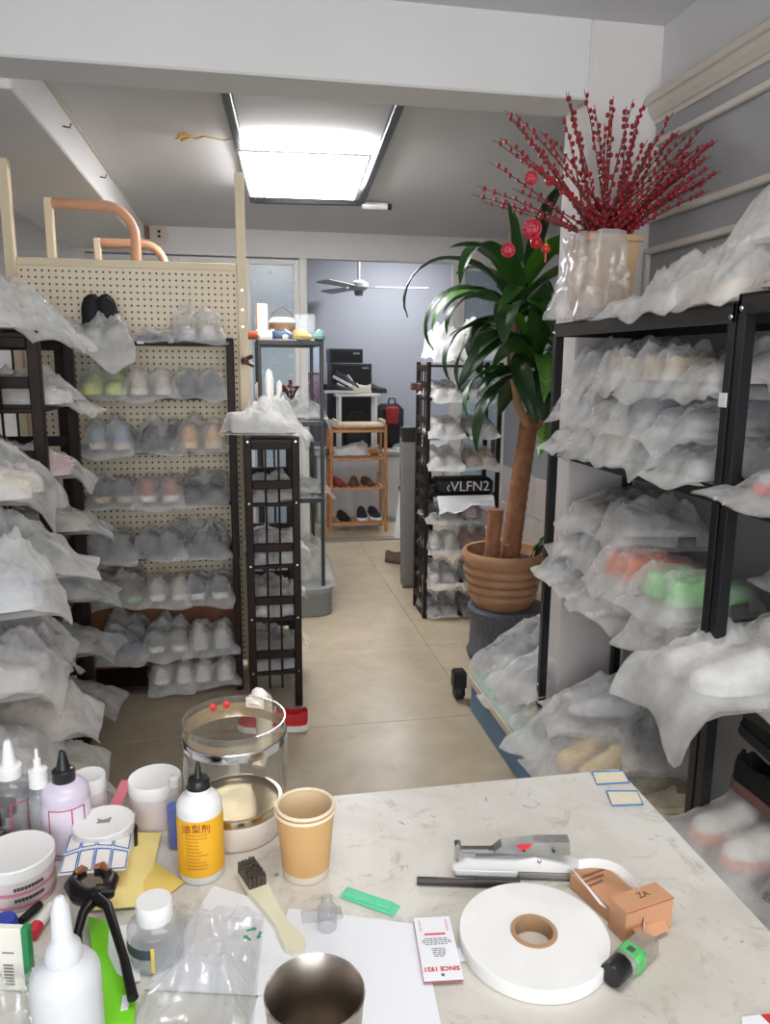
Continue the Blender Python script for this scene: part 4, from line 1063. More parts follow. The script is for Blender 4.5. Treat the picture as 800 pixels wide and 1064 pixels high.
# arching leaves leaning out over the aisle and hanging low
def leaf_at(p, az, el, length, width, bend, mi, seed, rollx=0.):
    me = leaf_mesh(length, width, 0, bend, seed, LM[mi])
    lf = put('leaf', me, pt, p); lf.rotation_euler = (rollx, -el, az)
for (p, az, el, ln, wd, bd, mi, sd, rx) in (
    ((-.02, -.04, 1.40), PI-.10, .95, .72, .06, 2.9, 0, 41, .2), ((-.02, -.04, 1.36), PI+.25, .70, .62, .07, 3.0, 1, 42, -.2), ((-.01, -.05, 1.42), PI+.6, 1.05, .60, .09, 2.6, 1, 43, .3),
    ((-.02, -.05, 1.30), PI+.15, .20, .52, .075, 2.2, 0, 44, .3), ((-.0, -.05, 1.25), PI+.9, .1, .50, .08, 2.0, 0, 45, -.4), ((.02, -.05, 1.18), PI+1.2, -.2, .46, .085, 1.6, 0, 46, .2),
    ((.04, -.05, 1.10), PI+.5, -.3, .50, .08, 1.5, 0, 47, .1), ((.0, -.05, 1.12), PI+.2, 0., .42, .07, 1.8, 1, 48, .4), ((.03, -.05, 1.42), -PI/2+.2, 1.25, .58, .075, 1.0, 0, 49, 0), ((.03, 0, 1.44), PI/2, 1.35, .50, .05, .6, 1, 50, 0),
    ((.10, -.05, 1.12), -PI/2-.3, 1.05, .52, .10, .8, 1, 51, .2), ((.08, -.04, 1.16), -PI/2-.8, .9, .40, .05, .9, 2, 52, 0.)):
    leaf_at(p, az, el, ln, wd, bd, mi, sd, rx)
# small shoots from the soil
for k in range(3):
    leaf_at((.11+.02*k, -.05, .22), -.4+.6*k, 1.2-.2*k, .20, .045, .8, 2 if k == 0 else 0, 60+k)

# ------------------------------------------------------------------ right steel shelving
SX0, SX1 = 1.0, 1.30
SZ = [.33, .725, 1.150, 1.530]
def steel_shelf(name, label, y0, y1, zs, skip_bottom):
    t = thing(name, label, 'shelf', ((SX0+SX1)/2, (y0+y1)/2, 0))
    a, b_ = (SX1-SX0)/2, (y1-y0)/2
    for sx in (-1, 1):
        for sy in (-1, 1):
            x = sx*(a-.014); y = sy*(b_-.014); zb = .160 if (skip_bottom and sy > 0) else 0
            p = MB()
            p.cbox(x-.0135, x+.0135, y-.0125, y+.0125, zb, zs[-1]-.002, .002)
            po = p.build('post', BLACK_STEEL, t)
            if sx < 0:
                for z in zs: MB().ball((x-.014, y, z-.03), .006, 8, 5).build('bolt', CHROME, po, True)
    for z in zs[(1 if skip_bottom else 0):]:
        m_ = MB().cbox(-a, a, -b_, b_, z-.008, z, .002)
        m_.cbox(-a, -a+.012, -b_, b_, z-.042, z-.002, .002).cbox(a-.012, a, -b_, b_, z-.042, z-.002, .002)
        m_.cbox(-a, a, -b_, -b_+.012, z-.042, z-.002, .002).cbox(-a, a, b_-.012, b_, z-.042, z-.002, .002)
        m_.build('shelf_board', BLACK_STEEL, t)
    return t
steel_shelf('steel_shelf', 'black steel shelving loaded with gauze bags beside the pillar', 1.462, 2.41, SZ, True)
steel_shelf('steel_shelf', 'black steel shelving bay continuing toward the shop front', .50, 1.458, [.36, .735, 1.145, 1.545], False)
tagp = tag(MB().cbox(.9975, .9995, 1.465, 1.492, 1.315, 1.345, .0004, None).build('paper_scrap', WHITE_PL), 'scrap of white paper taped to the black steel post', 'paper')

# low platform: blue box with a pale board on top
bl = thing('display_plinth', 'low blue plinth with a pale board top under the bags', 'plinth', (1.09, 2.41, 0))
MB().cbox(-.19, .19, -.44, .44, 0, .118, .004).build('box', mat('steel_blue_laminate', (96, 134, 168), .5, var=.06, scale=8), bl)
MB().cbox(-.20, .20, -.455, .45, .118, .150, .003).build('board', mat('pale_board', (214, 202, 186), .5, var=.04), bl)
MB().cbox(-.195, .195, -.45, .445, .1505, .156, .002).build('glass_sheet', mat('green_glass', (176, 196, 186), .08, var=.02), bl)
cs = thing('castor', 'black castor wheel at the far end of the blue plinth', 'wheel', (.88, 2.96, 0))
MB().lathe([(.001, -.02), (.03, -.02), (.036, -.012), (.036, .012), (.03, .02), (.001, .02)], 18, M=Matrix.Translation((0, 0, .0365)) @ Matrix.Rotation(PI/2, 4, 'Y')).build('tyre', BLACK_MATTE, cs, 40)
MB().cbox(-.028, .028, -.03, .03, .05, .13, .008).build('fork', BLACK_MATTE, cs)

W_ = (226, 224, 222)
def rb(d, place, y, z, c, s=(232, 230, 226), x=1.0, over=.05, drop=.04, w=.22, h=.11, L=.28, rz=0, **k):
    q = k.pop('sc', .87); k['sc'] = (q, min(q, (1.297-x)/.318), q)
    x -= .010
    return bag(d, place, (x, y, z), -PI/2+rz, c, s, over=over, drop=drop, w=w, h=h, L=L, **k)
# --- upper shelf
up = 'upper steel shelf beside pillar'
U = SZ[2]+.001
ul = [('white', 2.30, 0, 1.0, (216, 214, 210), .05, .025), ('silver white', 2.12, 0, 1.0, (206, 206, 206), .05, .03), ('cream', 1.95, 0, 1.0, (222, 216, 200), .05, .03), ('pale blue', 1.80, 0, 1.0, (180, 188, 200), .055, .03), ('slate', 1.62, 0, 1.0, (112, 118, 126), .06, .035),
      ('chalk', 2.26, 1, 1.05, (206, 204, 204), .03, .01), ('ice white', 2.06, 1, 1.05, (216, 216, 214), .03, .01), ('navy grey', 1.86, 1, 1.04, (84, 92, 106), .035, .015), ('graphite', 1.66, 1, 1.04, (70, 78, 90), .04, .02),
      ('grey', 2.22, 2, 1.09, (140, 140, 142), .02, .01), ('beige', 2.00, 2, 1.07, (196, 180, 160), .03, .02), ('tan cream', 1.80, 2, 1.08, (206, 188, 160), .03, .01), ('pink grey', 1.60, 2, 1.08, (166, 154, 152), .03, .01)]
lay = ['bottom layer', 'second layer', 'top layer']
for i, (d, y, l_, x, c, ov, dr) in enumerate(ul):
    rb(d, '%s, %s' % (lay[l_], up), y, U+.104*l_, c, x=x-.03*l_, over=ov+(.03 if l_ else 0), drop=dr+(.045 if l_ else 0), rz=random.uniform(-.16, .16), h=.114, folds=1.7, dens=GAUZE if (l_ or i % 2) else GAUZE_D, sc=.84, w=.235, puff=random.choice((.12, .14, .15)) if l_ == 2 else 0, rev=random.random() < .5, sag=.03 if l_ else .012)
# --- middle shelf
U = SZ[1]+.001; up = 'middle steel shelf beside pillar'
ml = [('grey blue', 2.32, 0, 1.0, (150, 156, 166), .05, .02), ('ash', 2.16, 0, 1.0, (166, 168, 170), .05, .03), ('white green', 2.00, 0, 1.0, (214, 222, 214), .06, .04), ('pinkish white', 1.83, 0, 1.0, (226, 206, 198), .06, .05), ('snow white', 1.66, 0, 1.0, (226, 222, 218), .07, .06),
      ('stone', 2.28, 1, 1.06, (150, 150, 150), .03, .01), ('smoky', 2.10, 1, 1.06, (140, 138, 138), .03, .01), ('bright orange', 1.88, 1, 1.02, (236, 124, 84), .03, .01), ('mint green', 1.66, 1, 1.02, (146, 212, 136), .03, .01),
      ('umber', 2.20, 2, 1.10, (128, 120, 112), .02, .01), ('dusky', 1.98, 2, 1.10, (130, 126, 124), .02, .01)]
for i, (d, y, l_, x, c, ov, dr) in enumerate(ml):
    sole = (c if d in ('bright orange', 'mint green') else (232, 230, 226))
    rb(d, '%s, %s' % (lay[l_], up), y, U+.104*l_, c, sole, x=x-.03*l_, over=ov+(.03 if l_ else 0), drop=dr+(.045 if l_ else 0), rz=random.uniform(-.16, .16), h=.114, folds=1.7, dens=GAUZE if (l_ or i % 2) else GAUZE_D, sc=.84, w=.235, puff=random.choice((.12, .14, .15)) if l_ == 2 else 0, rev=random.random() < .5, sag=.03 if l_ else .012)
# --- top board
U = SZ[3]+.001; up = 'on the steel shelf top'
rb('silver', up+' before the wooden vase', 2.20, U, (180, 178, 178), over=.03, drop=.0, w=.26, h=.07, L=.26, folds=1.2, dens=FILM, word='sandal', kind=low_shoe)
rb('ivory', up+' next to the wooden vase', 1.96, U, (226, 220, 206), over=.03, drop=.01, w=.25, h=.10, L=.26, folds=1.3, dens=GAUZE_D)
rb('cream', up+' below the moulded frame', 1.78, U, (226, 220, 212), over=.04, drop=.02, w=.28, h=.12, puff=.17, L=.26, folds=1.9, dens=GAUZE_D)
rb('tan', up+' beside the bay joint', 1.58, U, (206, 184, 160), over=.03, drop=.01, w=.29, h=.12, puff=.20, L=.26, folds=2.0, dens=GAUZE_D)
rb('white', 'stacked behind the others '+up, 1.50, U+.12, (216, 214, 214), x=1.08, over=.03, drop=.01, w=.30, h=.12, puff=.24, L=.22, folds=2.1, dens=GAUZE_D, sc=.8)
nb_ = 'on front shelving bay top'
rb('brown', nb_+' at the bay joint', 1.34, 1.547, (150, 128, 114), over=.0, drop=.0, w=.24, h=.085, L=.28, folds=1.2, dens=FILM, kind=low_shoe, word='loafer')
rb('blush', nb_+' away from the joint', 1.14, 1.547, (212, 190, 176), over=.0, drop=.0, w=.25, h=.11, L=.28, folds=1.4)
rb('pearl white', 'heaped high '+nb_, 1.28, 1.648, (220, 220, 220), x=1.06, over=.0, drop=.0, w=.34, h=.12, puff=.28, L=.24, folds=2.2, dens=GAUZE_D, sc=.82)
rb('frost', 'heaped highest '+nb_, 1.08, 1.70, (220, 220, 222), x=1.08, over=.0, drop=.0, w=.32, h=.12, puff=.26, L=.22, folds=2.1, dens=GAUZE_D, sc=.8)
# --- near bay shelves
nb2 = 'upper front-bay shelf'
rb('red and grey', 'on '+nb2, 1.30, 1.147, (150, 148, 150), (206, 60, 66), over=.08, drop=.02, w=.30, h=.12, L=.28, folds=1.3)
rb('sand', 'behind the red pair on '+nb2, 1.34, 1.225, (212, 184, 150), x=1.10, over=.02, drop=.0, w=.24, h=.11, L=.20, folds=1.2)
rb('mauve', 'piled high on '+nb2, 1.33, 1.33, (160, 142, 140), x=1.10, over=.03, drop=.0, w=.26, h=.11, L=.20, folds=1.2)
nb3 = 'middle front-bay shelf'
rb('dazzling white', 'hanging far over the edge of '+nb3, 1.40, .737, (238, 236, 234), x=.90, over=.09, drop=.10, w=.33, h=.12, L=.34, folds=1.7, puff=.13, dens=GAUZE_D, sc=1.0)
rb('pinkish beige', 'stacked at the back of '+nb3, 1.34, .83, (204, 184, 174), x=1.08, over=.03, drop=.01, w=.25, h=.12, L=.22, folds=1.1)
rb('rose beige', 'topmost at the back of '+nb3, 1.34, .94, (206, 186, 178), x=1.10, over=.02, drop=.0, w=.25, h=.11, L=.20, folds=1.1)
rb('dark', 'beside the post on '+nb3, 1.18, .737, (96, 96, 98), x=1.02, over=.03, drop=.01, w=.24, h=.11, L=.26, folds=1.2)
# --- plinth bags
pb = 'on the blue plinth'
PZ = .157
def fb(d, place, x, y, z, rz, c, s=(232, 230, 226), **k):
    a = dict(w=.28, L=.32, h=.115, over=.05, drop=.03, folds=1.8, puff=.13, sc=.95, sag=.02); a.update(k)
    q = a['sc']; a['sc'] = (q, min(q, (1.297-x)/(.318*max(.6, abs(math.sin(rz))))), q)
    return bag(d, place, (x, y, z), rz, c, s, **a)
fb('navy grey', pb+' far end beside the ribbed pot', 1.0, 2.70, PZ+.13, -PI/2+.5, (96, 100, 112), over=.12, drop=.08)
fb('crinkly silver', pb+' far corner over the castor', .945, 2.74, PZ, -PI/2+.1, (206, 206, 208), dens=FILM_W, h=.10, w=.26, folds=2.2)
fb('blue grey', pb+' under the middle shelf', .98, 2.52, PZ+.10, -PI/2+.3, (150, 154, 162), over=.10, drop=.08, dens=GAUZE_D)
fb('pale pink', pb+' along its aisle edge', .935, 2.54, PZ, -PI/2+.15, (226, 210, 198), over=.05, drop=.02, w=.30, dens=GAUZE_D)
fb('white and plum', pb+' showing dark openings', 1.0, 2.20, PZ+.13, -PI/2-.25, (222, 222, 226), (110, 84, 92), dens=GAUZE_D, w=.30, over=.07, h=.12, L=.28)
fb('cream', pb+' aisle edge, next to striped bag', .945, 2.34, PZ, -PI/2+.10, (226, 214, 196), over=.05, drop=.02, dens=GAUZE_D)
fb('grey striped', pb+' sliding over the blue side', .92, 2.14, PZ+.05, -PI/2+.45, (128, 132, 136), (140, 142, 146), over=.09, drop=.05, w=.26, dens=GAUZE_D)
fb('rainbow cream', pb+' near end, largest pale bag', .93, 1.98, PZ+.02, -PI/2+.35, (232, 206, 150), (226, 196, 170), over=.05, drop=.02, w=.34, h=.13, puff=.17, L=.34, dens=GAUZE)
fb('charcoal', pb+' leaning against the steel post', 1.12, 1.98, PZ+.12, -PI/2-.4, (82, 84, 88), (92, 94, 96), w=.30, over=.05, h=.13, puff=.18, L=.20)
fb('yellow-soled beige', 'in crinkled film beside the steel post', 1.12, 1.90, PZ-.02, -PI/2-.2, (206, 190, 156), (226, 214, 170), over=.05, dens=FILM, w=.24, L=.20, puff=0, sc=.8)
o = MB()
# shiny dark film packet with yellow print
fp = thing('film_packet', 'dark glossy film packet with yellow print among the plinth bags', 'packet', tuple(pz(634, 714, PZ+.07)))
rp_ = np.random.RandomState(9)
gp = [[(-.13+.02*j+.004*rp_.randn(), -.10+.02*i+.004*rp_.randn(), .03+.012*rp_.randn()) for j in range(14)] for i in range(11)]
MB().grid(gp).build('film', mat('black_film', (26, 26, 28), .12, var=.3, scale=20), fp, True)
text('print', 'ZF', .05, mat('yellow_print', (214, 190, 60), .5), fp, Matrix.Translation((-.02, -.06, .060)) @ Matrix.Rotation(-.4, 4, 'Z'))
# --- under the front bay: black shoes in film, lower board is at .33
for k, (x, y, z, rz) in enumerate(((1.14, 1.15, .475, .08), (1.24, 1.14, .475, -.03))):
    shoe(Matrix.Translation((x-.03, y, z)) @ Matrix.Rotation(rz, 4, 'Z'), (18, 18, 20), (120, 88, 78), 'black shoe with pinkish sole behind the coral-toed bag', 'pinkish-soled black shoes of the front bay', laces=(30, 30, 32))
for k, (x, y, z, rz) in enumerate(((1.14, 1.14, .575, .1), (1.24, 1.15, .575, .0))):
    shoe(Matrix.Translation((x-.03, y, z)) @ Matrix.Rotation(rz, 4, 'Z') @ Matrix.Rotation(.15, 4, 'X'), (24, 24, 26), (30, 30, 32), 'glossy black shoe stacked on the pinkish-soled pair', 'black shoes stacked on the front bay', laces=(40, 40, 42))
# --- floor bags right of the table
fb('coral-toed white', 'lowest front-bay shelf beside the post', .955, 1.34, .362, -PI/2+.1, (226, 220, 214), (236, 140, 110), w=.32, L=.3, h=.125, over=.10, drop=.09, sc=.95, dens=GAUZE_D)
fb('grey', 'lowest front-bay shelf near the table', .955, 1.08, .362, -PI/2+.05, (150, 150, 150), w=.32, L=.3, h=.12, over=.10, drop=.11)

# ------------------------------------------------------------------ vase of red berry stems on the shelf top
vs = thing('wooden_vase', 'square tapered pale wooden vase of red berry stems on the steel shelf', 'vase', (1.09, 2.27, U))
VM = mat('pale_vase_wood', (196, 164, 128), .6, var=.1, scale=12)
def tap(a0, a1, z0, z1, mb):
    vs_ = [(-a0, -a0, z0), (a0, -a0, z0), (a0, a0, z0), (-a0, a0, z0), (-a1, -a1, z1), (a1, -a1, z1), (a1, a1, z1), (-a1, a1, z1)]
    return mb.add(vs_, [(3, 2, 1, 0), (0, 1, 5, 4), (1, 2, 6, 5), (2, 3, 7, 6), (3, 0, 4, 7)])
b0 = tap(.060, .078, 0, .235, MB()); b0.add([(x, y, .22) for x, y in ((-.07, -.07), (.07, -.07), (.07, .07), (-.07, .07))], [(0, 1, 2, 3)])
b0.build('body', VM, vs)
rm_ = MB()
for s_ in (-1, 1):
    rm_.cbox(-.086, .086, s_*.078-.008, s_*.078+.008, .225, .245, .003); rm_.cbox(s_*.078-.008, s_*.078+.008, -.070, .070, .225, .245, .003)
rm_.build('rim', VM, vs)
rb_ = random.Random(21)
BERRY = mat('red_berry', (150, 26, 38), .35, var=.15, scale=30)
STEM = mat('brown_stem', (88, 44, 36), .7, var=.2)
nst = 54
for k in range(nst):
    u_ = (k+.5)/nst
    ang = max(-1.15, min(1.0, rb_.gauss(-.05, .66)))        # lean across the room (x)
    back = rb_.uniform(-.35, .25)-(1.5*math.sin(ang) if ang > 0 else 0)
    ln = rb_.uniform(.30, .50)*(1.0 if abs(ang) < .7 else .95)
    base = Vector((rb_.uniform(-.05, .05), rb_.uniform(-.05, .05), .22))
    d = Vector((math.sin(ang), back*.6, math.cos(ang))).normalized()
    bend = Vector((math.sin(ang)*.12, 0, -.03))
    while 1.09+base.x+d.x*ln+bend.x > 1.285: d.x *= .85; bend.x *= .8
    pth = [base+d*ln*q+bend*q*q for q in (0, .2, .4, .6, .8, 1.0)]
    sm_ = MB().tube(pth, [.003, .0028, .0025, .002, .0016, .001], 5).build('berry_stem', STEM, vs, True)
    bm2 = MB(); nb__ = int(ln/.021)
    for q in range(2, nb__):
        f_ = q/nb__; p = base+d*ln*f_+bend*f_*f_
        a = rb_.uniform(0, 6.28); off = Vector((math.cos(a), math.sin(a), .4))*.0055
        bm2.ball(p+off, rb_.uniform(.0050, .0068), 7, 5, (1, 1, 1.25))
    bm2.build('berries', BERRY, sm_, True)['kind'] = 'stuff'
# leafless red filler low in the vase
fil = MB()
for k in range(60):
    a = rb_.uniform(0, 6.28); r_ = rb_.uniform(.0, .085)
    fil.ball((r_*math.cos(a), r_*math.sin(a), .245+rb_.uniform(0.01, .10)), rb_.uniform(.006, .010), 6, 4)
fil.build('berries', mat('dark_red_berry', (110, 22, 28), .5, var=.3, scale=40), vs, True)['kind'] = 'stuff'
def ornament(loc, r_, kind, label):
    t = thing('ornament', label, 'ornament', loc)
    if kind == 'ball':
        MB().ball((0, 0, 0), r_, 18, 12).build('ball', mat('glitter_red', (200, 30, 44), .3, var=.2, scale=160), t, True)
    elif kind == 'lattice':
        lm = MB()
        for j in range(5):
            M = Matrix.Rotation(j*PI/5, 4, 'Z')
            lm.tube([M @ Vector((r_*math.sin(q*PI/8), 0, r_*math.cos(q*PI/8))) for q in range(17)], r_*.09, 5, False)
        for zz in (-.5, 0, .5):
            rr2 = r_*math.sqrt(1-zz*zz); lm.tube([(rr2*math.cos(q*PI/8), rr2*math.sin(q*PI/8), r_*zz) for q in range(17)], r_*.09, 5, False)
        lm.build('lattice', mat('pinkish_red', (206, 40, 66), .4), t, True)
        MB().ball((0, 0, 0), r_*.55, 8, 6).build('core', mat('pale_pink', (226, 150, 160), .5), t, True)
    else:
        MB().ball((0, 0, 0), r_, 14, 10, (1, 1, .8)).build('lantern', mat('lantern_red', (206, 44, 36), .4), t, True)
        MB().lathe([(.001, 0), (r_*.5, 0), (r_*.5, r_*.25), (.001, r_*.25)], 12, c=(0, 0, r_*.7)).build('cap', mat('lantern_gold', (206, 156, 66), .35), t)
        MB().tube([(0, 0, -r_*.7), (0, 0, -r_*2.6)], r_*.2, 6).build('tassel', mat('lantern_red', ()), t)
    MB().tube([(0, 0, r_*.9), (.002, 0, r_*.9+.03)], .001, 4).build('string', mat('gold_thread', (190, 150, 80), .5), t)
for (x, y, Y, r_, k, l) in ((648, 225, 2.22, .022, 'ball', 'glittery red ball hung on berry stems beside the wall'), (656, 247, 2.2, .013, 'lantern', 'small red lantern with tassel hung beside the vase and wall'),
        (552, 185, 2.2, .018, 'lattice', 'red lattice ball hung high on the berry stems'), (553, 238, 2.2, .026, 'lattice', 'large red lattice ball hung low on the berry stems'), (528, 260, 2.2, .019, 'lattice', 'red lattice ball hung lowest over the plant leaves'),
        (567, 259, 2.18, .014, 'lantern', 'red lantern with tassel hung before the wooden vase'), (571, 188, 2.25, .014, 'ball', 'small red ball hung high among the berry stems'), (557, 252, 2.3, .018, 'ball', 'plain red ball hung behind the red lantern')):
    ornament(py(x, y, Y), r_, k, l)
# plastic bag pulled over the vase front
rs3 = np.random.RandomState(17); rows3 = []
n1, n2 = 26, 40
T3, J3 = np.meshgrid(np.linspace(0, 1, n1), np.linspace(0, 1, n2), indexing='ij')
nz1 = vnoise(rs3, J3, T3*.25, 9)-.5; nz2 = vnoise(rs3, J3, T3, 16)-.5
for i in range(n1):
    row = []
    for j in range(n2):
        t_ = T3[i, j]; a = PI*.78+PI*.80*J3[i, j]
        r3 = .100+.035*t_**2.2+(.016+.05*t_**1.5)*nz1[i, j]+.012*nz2[i, j]
        k_ = .55*max(abs(math.cos(a)), abs(math.sin(a)))+.45          # squarish wrap
        row.append((1.09+r3/k_*math.cos(a), 2.27+r3/k_*math.sin(a), U+.252-.246*t_+.008*float(nz2[i, j])*(t_ < .95)))
    rows3.append(row)
tag(MB().grid(rows3).build('plastic_cover', cloth('vase_film', (240, 240, 242), .44, .14, gloss=.14), None, True), 'crumpled translucent plastic bag hanging down the wooden vase', 'plastic bag')
# ------------------------------------------------------------------ work table
ZT = .75
tb_ = thing('work_table', 'white worn work table with scuffed laminate top in the foreground', 'table', (0, 0, 0))
MB().cbox(-.95, .596, -.12, 1.072, ZT-.032, ZT, .003).build('tabletop', TABLE, tb_)
EDGE = mat('table_edge_white', (214, 212, 208), .5, var=.03)
for (x, y) in ((-.88, -.05), (.54, -.05), (-.88, 1.01), (.54, 1.01)):
    MB().cbox(x-.025, x+.025, y-.025, y+.025, 0, ZT-.033, .003).build('leg', EDGE, tb_)
for (x0, x1, y0, y1) in ((-.85, .51, 1.0, 1.02), (-.85, .51, -.06, -.04), (-.89, -.87, -.02, .98), (.53, .55, -.02, .98)):
    MB().cbox(x0, x1, y0, y1, ZT-.10, ZT-.033, .002).build('apron', EDGE, tb_)

def sc_at(P): return (P-C0).dot(_f)/F
def spot(cx, ybot, wpx, ytop):
    P = pz(cx, ybot-.28*wpx, ZT); s = sc_at(P)
    return P, wpx/2*s, py(cx, ytop, P.y).z-ZT
TZ = ZT+.0006
def bottle(name, label, P, r_, H, bodyh, neckr, capprof, body_mat, cap_mat, label_mat=None, lab=(.1, .8), cat='bottle', liquid=None, labarc=(0, 1), shoulder=.16):
    """body lathe up to bodyh*H, cap profile on top (list of (r fraction of r_, z fraction of H))"""
    t = thing(name, label, cat, (P.x, P.y, TZ))
    bh = bodyh*H
    MB().lathe([(.0005, 0), (r_*.94, 0), (r_, .004), (r_, bh*(1-shoulder)), (r_*.96, bh*(1-shoulder*.7)), (r_*.80, bh*(1-shoulder*.3)), (neckr*r_, bh), (neckr*r_, bh+.008)], 32).build('body', body_mat, t, 50)
    MB().lathe([(a*r_, b_*H) for a, b_ in capprof], 24).build('cap', cap_mat, t, 40)
    if label_mat is not None:
        lm = MB(); n = 28; a0 = labarc[0]*2*PI; a1 = labarc[1]*2*PI
        rows = [[((r_+.0006)*math.cos(a0+(a1-a0)*k/n), (r_+.0006)*math.sin(a0+(a1-a0)*k/n), z*bh) for k in range(n+1)] for z in lab]
        lm.grid(rows).build('label', label_mat, t, True)
    if liquid is not None:
        MB().lathe([(.0005, .003), (r_*.9, .003), (r_*.93, .006), (r_*.93, liquid[0]*bh), (.0005, liquid[0]*bh)], 28).build('liquid', liquid[1], t, 50)
    return t
def arc_text(parent, body, size, r_, ang, z, material, name='lettering'):
    """small flat lettering tangent to a round label, facing angle ang"""
    M = Matrix.Rotation(ang, 4, 'Z') @ Matrix.Translation((r_+.0009, 0, z)) @ Matrix.Rotation(PI/2, 4, 'Z') @ Matrix.Rotation(PI/2, 4, 'X')
    return text(name, body, size, material, parent, M, extrude=.0002)
def facing(P): return math.atan2(-P.y, -P.x)
NOZ = [(.0, .78), (.62, .78), (.62, .90), (.34, .905), (.30, .93), (.12, 1.0), (.0, 1.0)]
MILKY = mat('milky_plastic', (226, 225, 226), .35, spec=.5, alpha=.85)
LILAC = mat('lilac_plastic', (214, 204, 222), .3, var=.02)
BLACKCAP = mat('black_cap', (26, 26, 28), .35)
RED_INK = mat('red_ink', (196, 70, 96), .6); DARK_INK = mat('dark_ink', (70, 66, 70), .6); BLUE_INK = mat('blue_ink', (40, 120, 190), .6)
def line_frame(parent, r_, a0, a1, z0, z1, material, w=.0008):
    lm = MB(); n = 16; R_ = r_+.0011
    for z in (z0, z1):
        lm.grid([[(R_*math.cos(a0+(a1-a0)*k/n), R_*math.sin(a0+(a1-a0)*k/n), zz) for k in range(n+1)] for zz in (z-w, z+w)])
    for a in (a0, a1, ):
        lm.grid([[(R_*math.cos(a+d/R_), R_*math.sin(a+d/R_), zz) for d in (-w, w)] for zz in (z0, z1)])
    lm.build('printed_frame', material, parent)
# 1 clear bottle, white nozzle
P, r_, H = spot(17, 888, 40, 769)
b1 = bottle('nozzle_bottle', 'wide clear bottle with white nozzle cap at the table edge', P, r_, H, .64, .55, [(.001, .66), (.58, .66), (.60, .68), (.60, .76), (.50, .775), (.36, .78), (.20, .97), (.14, 1.0), (.001, 1.0)], GLASSY, WHITE_PL, liquid=(.55, mat('clear_fluid', (216, 216, 220), .1, alpha=.35)))
line_frame(b1, r_, facing(P)-.1, facing(P)+.7, H*.1, H*.48, RED_INK)
# 2 slim clear bottle
P, r_, H = spot(46, 888, 23, 778)
bottle('nozzle_bottle', 'slim clear bottle with stepped white nozzle beside the lilac bottle', P, r_, H, .62, .6, [(.001, .64), (.80, .64), (.80, .80), (.5, .81), (.32, .83), (.32, .90), (.18, .91), (.14, 1.0), (.001, 1.0)], GLASSY, WHITE_PL, liquid=(.8, mat('clear_fluid', ())))
# 3 lilac bottle with black nozzle
P, r_, H = spot(72, 893, 47, 779)
b3 = bottle('nozzle_bottle', 'lilac bottle with black pointed nozzle and red-framed label', P, r_, H, .70, .45, [(.001, .69), (.46, .69), (.48, .70), (.48, .80), (.42, .81), (.30, .82), (.12, .99), (.001, 1.0)], LILAC, BLACKCAP, mat('pale_lilac_label', (232, 222, 236), .5), (.06, .74), labarc=(0, 1))
line_frame(b3, r_, facing(P)-.75, facing(P)+.75, H*.05, H*.50, RED_INK)
line_frame(b3, r_, facing(P)+.2, facing(P)+.75, H*.05, H*.50, RED_INK)
# 4 dark bottle with black cap
P, r_, H = spot(7, 890, 30, 834)
bottle('dark_bottle', 'short dark bottle with ribbed black cap beside the pink-striped tub', P, r_, H, .62, .7, [(.001, .62), (.82, .62), (.86, .66), (.86, .97), (.80, 1.0), (.001, 1.0)], mat('brown_glass', (70, 56, 52), .2), BLACKCAP)
# jars
def jar(name, label, P, r_, H, bm, lm, stripes=None, lidf=.28):
    t = thing(name, label, 'jar', (P.x, P.y, TZ))
    MB().lathe([(.0005, 0), (r_*.93, 0), (r_*.97, .004), (r_*.97, H*(1-lidf))], 36).build('tub', bm, t, 50)
    MB().lathe([(r_*.97, H*(1-lidf)), (r_, H*(1-lidf)), (r_*1.01, H*.97), (r_*.97, H), (r_*.90, H*.985), (.0005, H*.985)], 36).build('lid', lm, t, 40)
    if stripes:
        for z0, z1, mt in stripes:
            MB().lathe([(r_*.97+.0008, H*z0), (r_*.97+.0008, H*z1)], 36).build('label_stripe', mt, t, True)
    return t
PINKISH = mat('pinkish_white_plastic', (226, 212, 214), .4, var=.03)
PINK_L = mat('pink_stripe', (206, 130, 148), .5)
P, r_, H = spot(95, 866, 34, 805)
jar('cream_jar', 'white lidded jar with pink band behind the lilac bottle', P, r_, H, PINKISH, WHITE_PL, [(.22, .30, PINK_L)])
P, r_, H = spot(163, 866, 53, 807)
jar('cream_jar', 'pink-tinted tub with broad white lid beside the glass kettle', P, r_, H, PINKISH, WHITE_PL)
P, r_, H = spot(110, 905, 60, 853)
j8 = jar('cream_jar', 'squat white jar with a torn grey mark on its lid', P, r_, H, WHITE_PL, WHITE_PL)
MB().prism([(-.008, -.004), (-.006, .002), (-.009, .006), (-.002, .002), (.004, .003), (.009, .007), (.008, -.004)], H*.986, H*.986+.0012).build('torn_mark', mat('grey_mark', (140, 138, 138), .7), j8)
P, r_, H = spot(20, 947, 74, 884)
j9 = jar('cream_jar', 'large white tub with pink striped label at the table edge', P, r_, H, PINKISH, WHITE_PL, [(.10, .16, PINK_L), (.40, .47, PINK_L)])
for k in range(2):
    arc = MB(); a0 = facing(P)-.1
    for q in range(9):
        a = a0+.09*q; R_ = r_*.97+.0012
        M = Matrix.Rotation(a, 4, 'Z') @ Matrix.Translation((R_, 0, H*(.56-.26*k)))
        arc.box(-.0003, .0003, -.0016, .0016, -.002, .002, M)
    arc.build('printed_marks', DARK_INK, j9)
# black clip beside the jar
bc_ = thing('binder_clip', 'black curved clip standing behind the squat white jar', 'clip', (*pz(140, 884, ZT).xy, TZ))
MB().tube([(0, 0, .002), (.002, 0, .035), (-.006, 0, .045), (-.016, 0, .042)], .004, 8).build('bow', BLACKCAP, bc_, True)
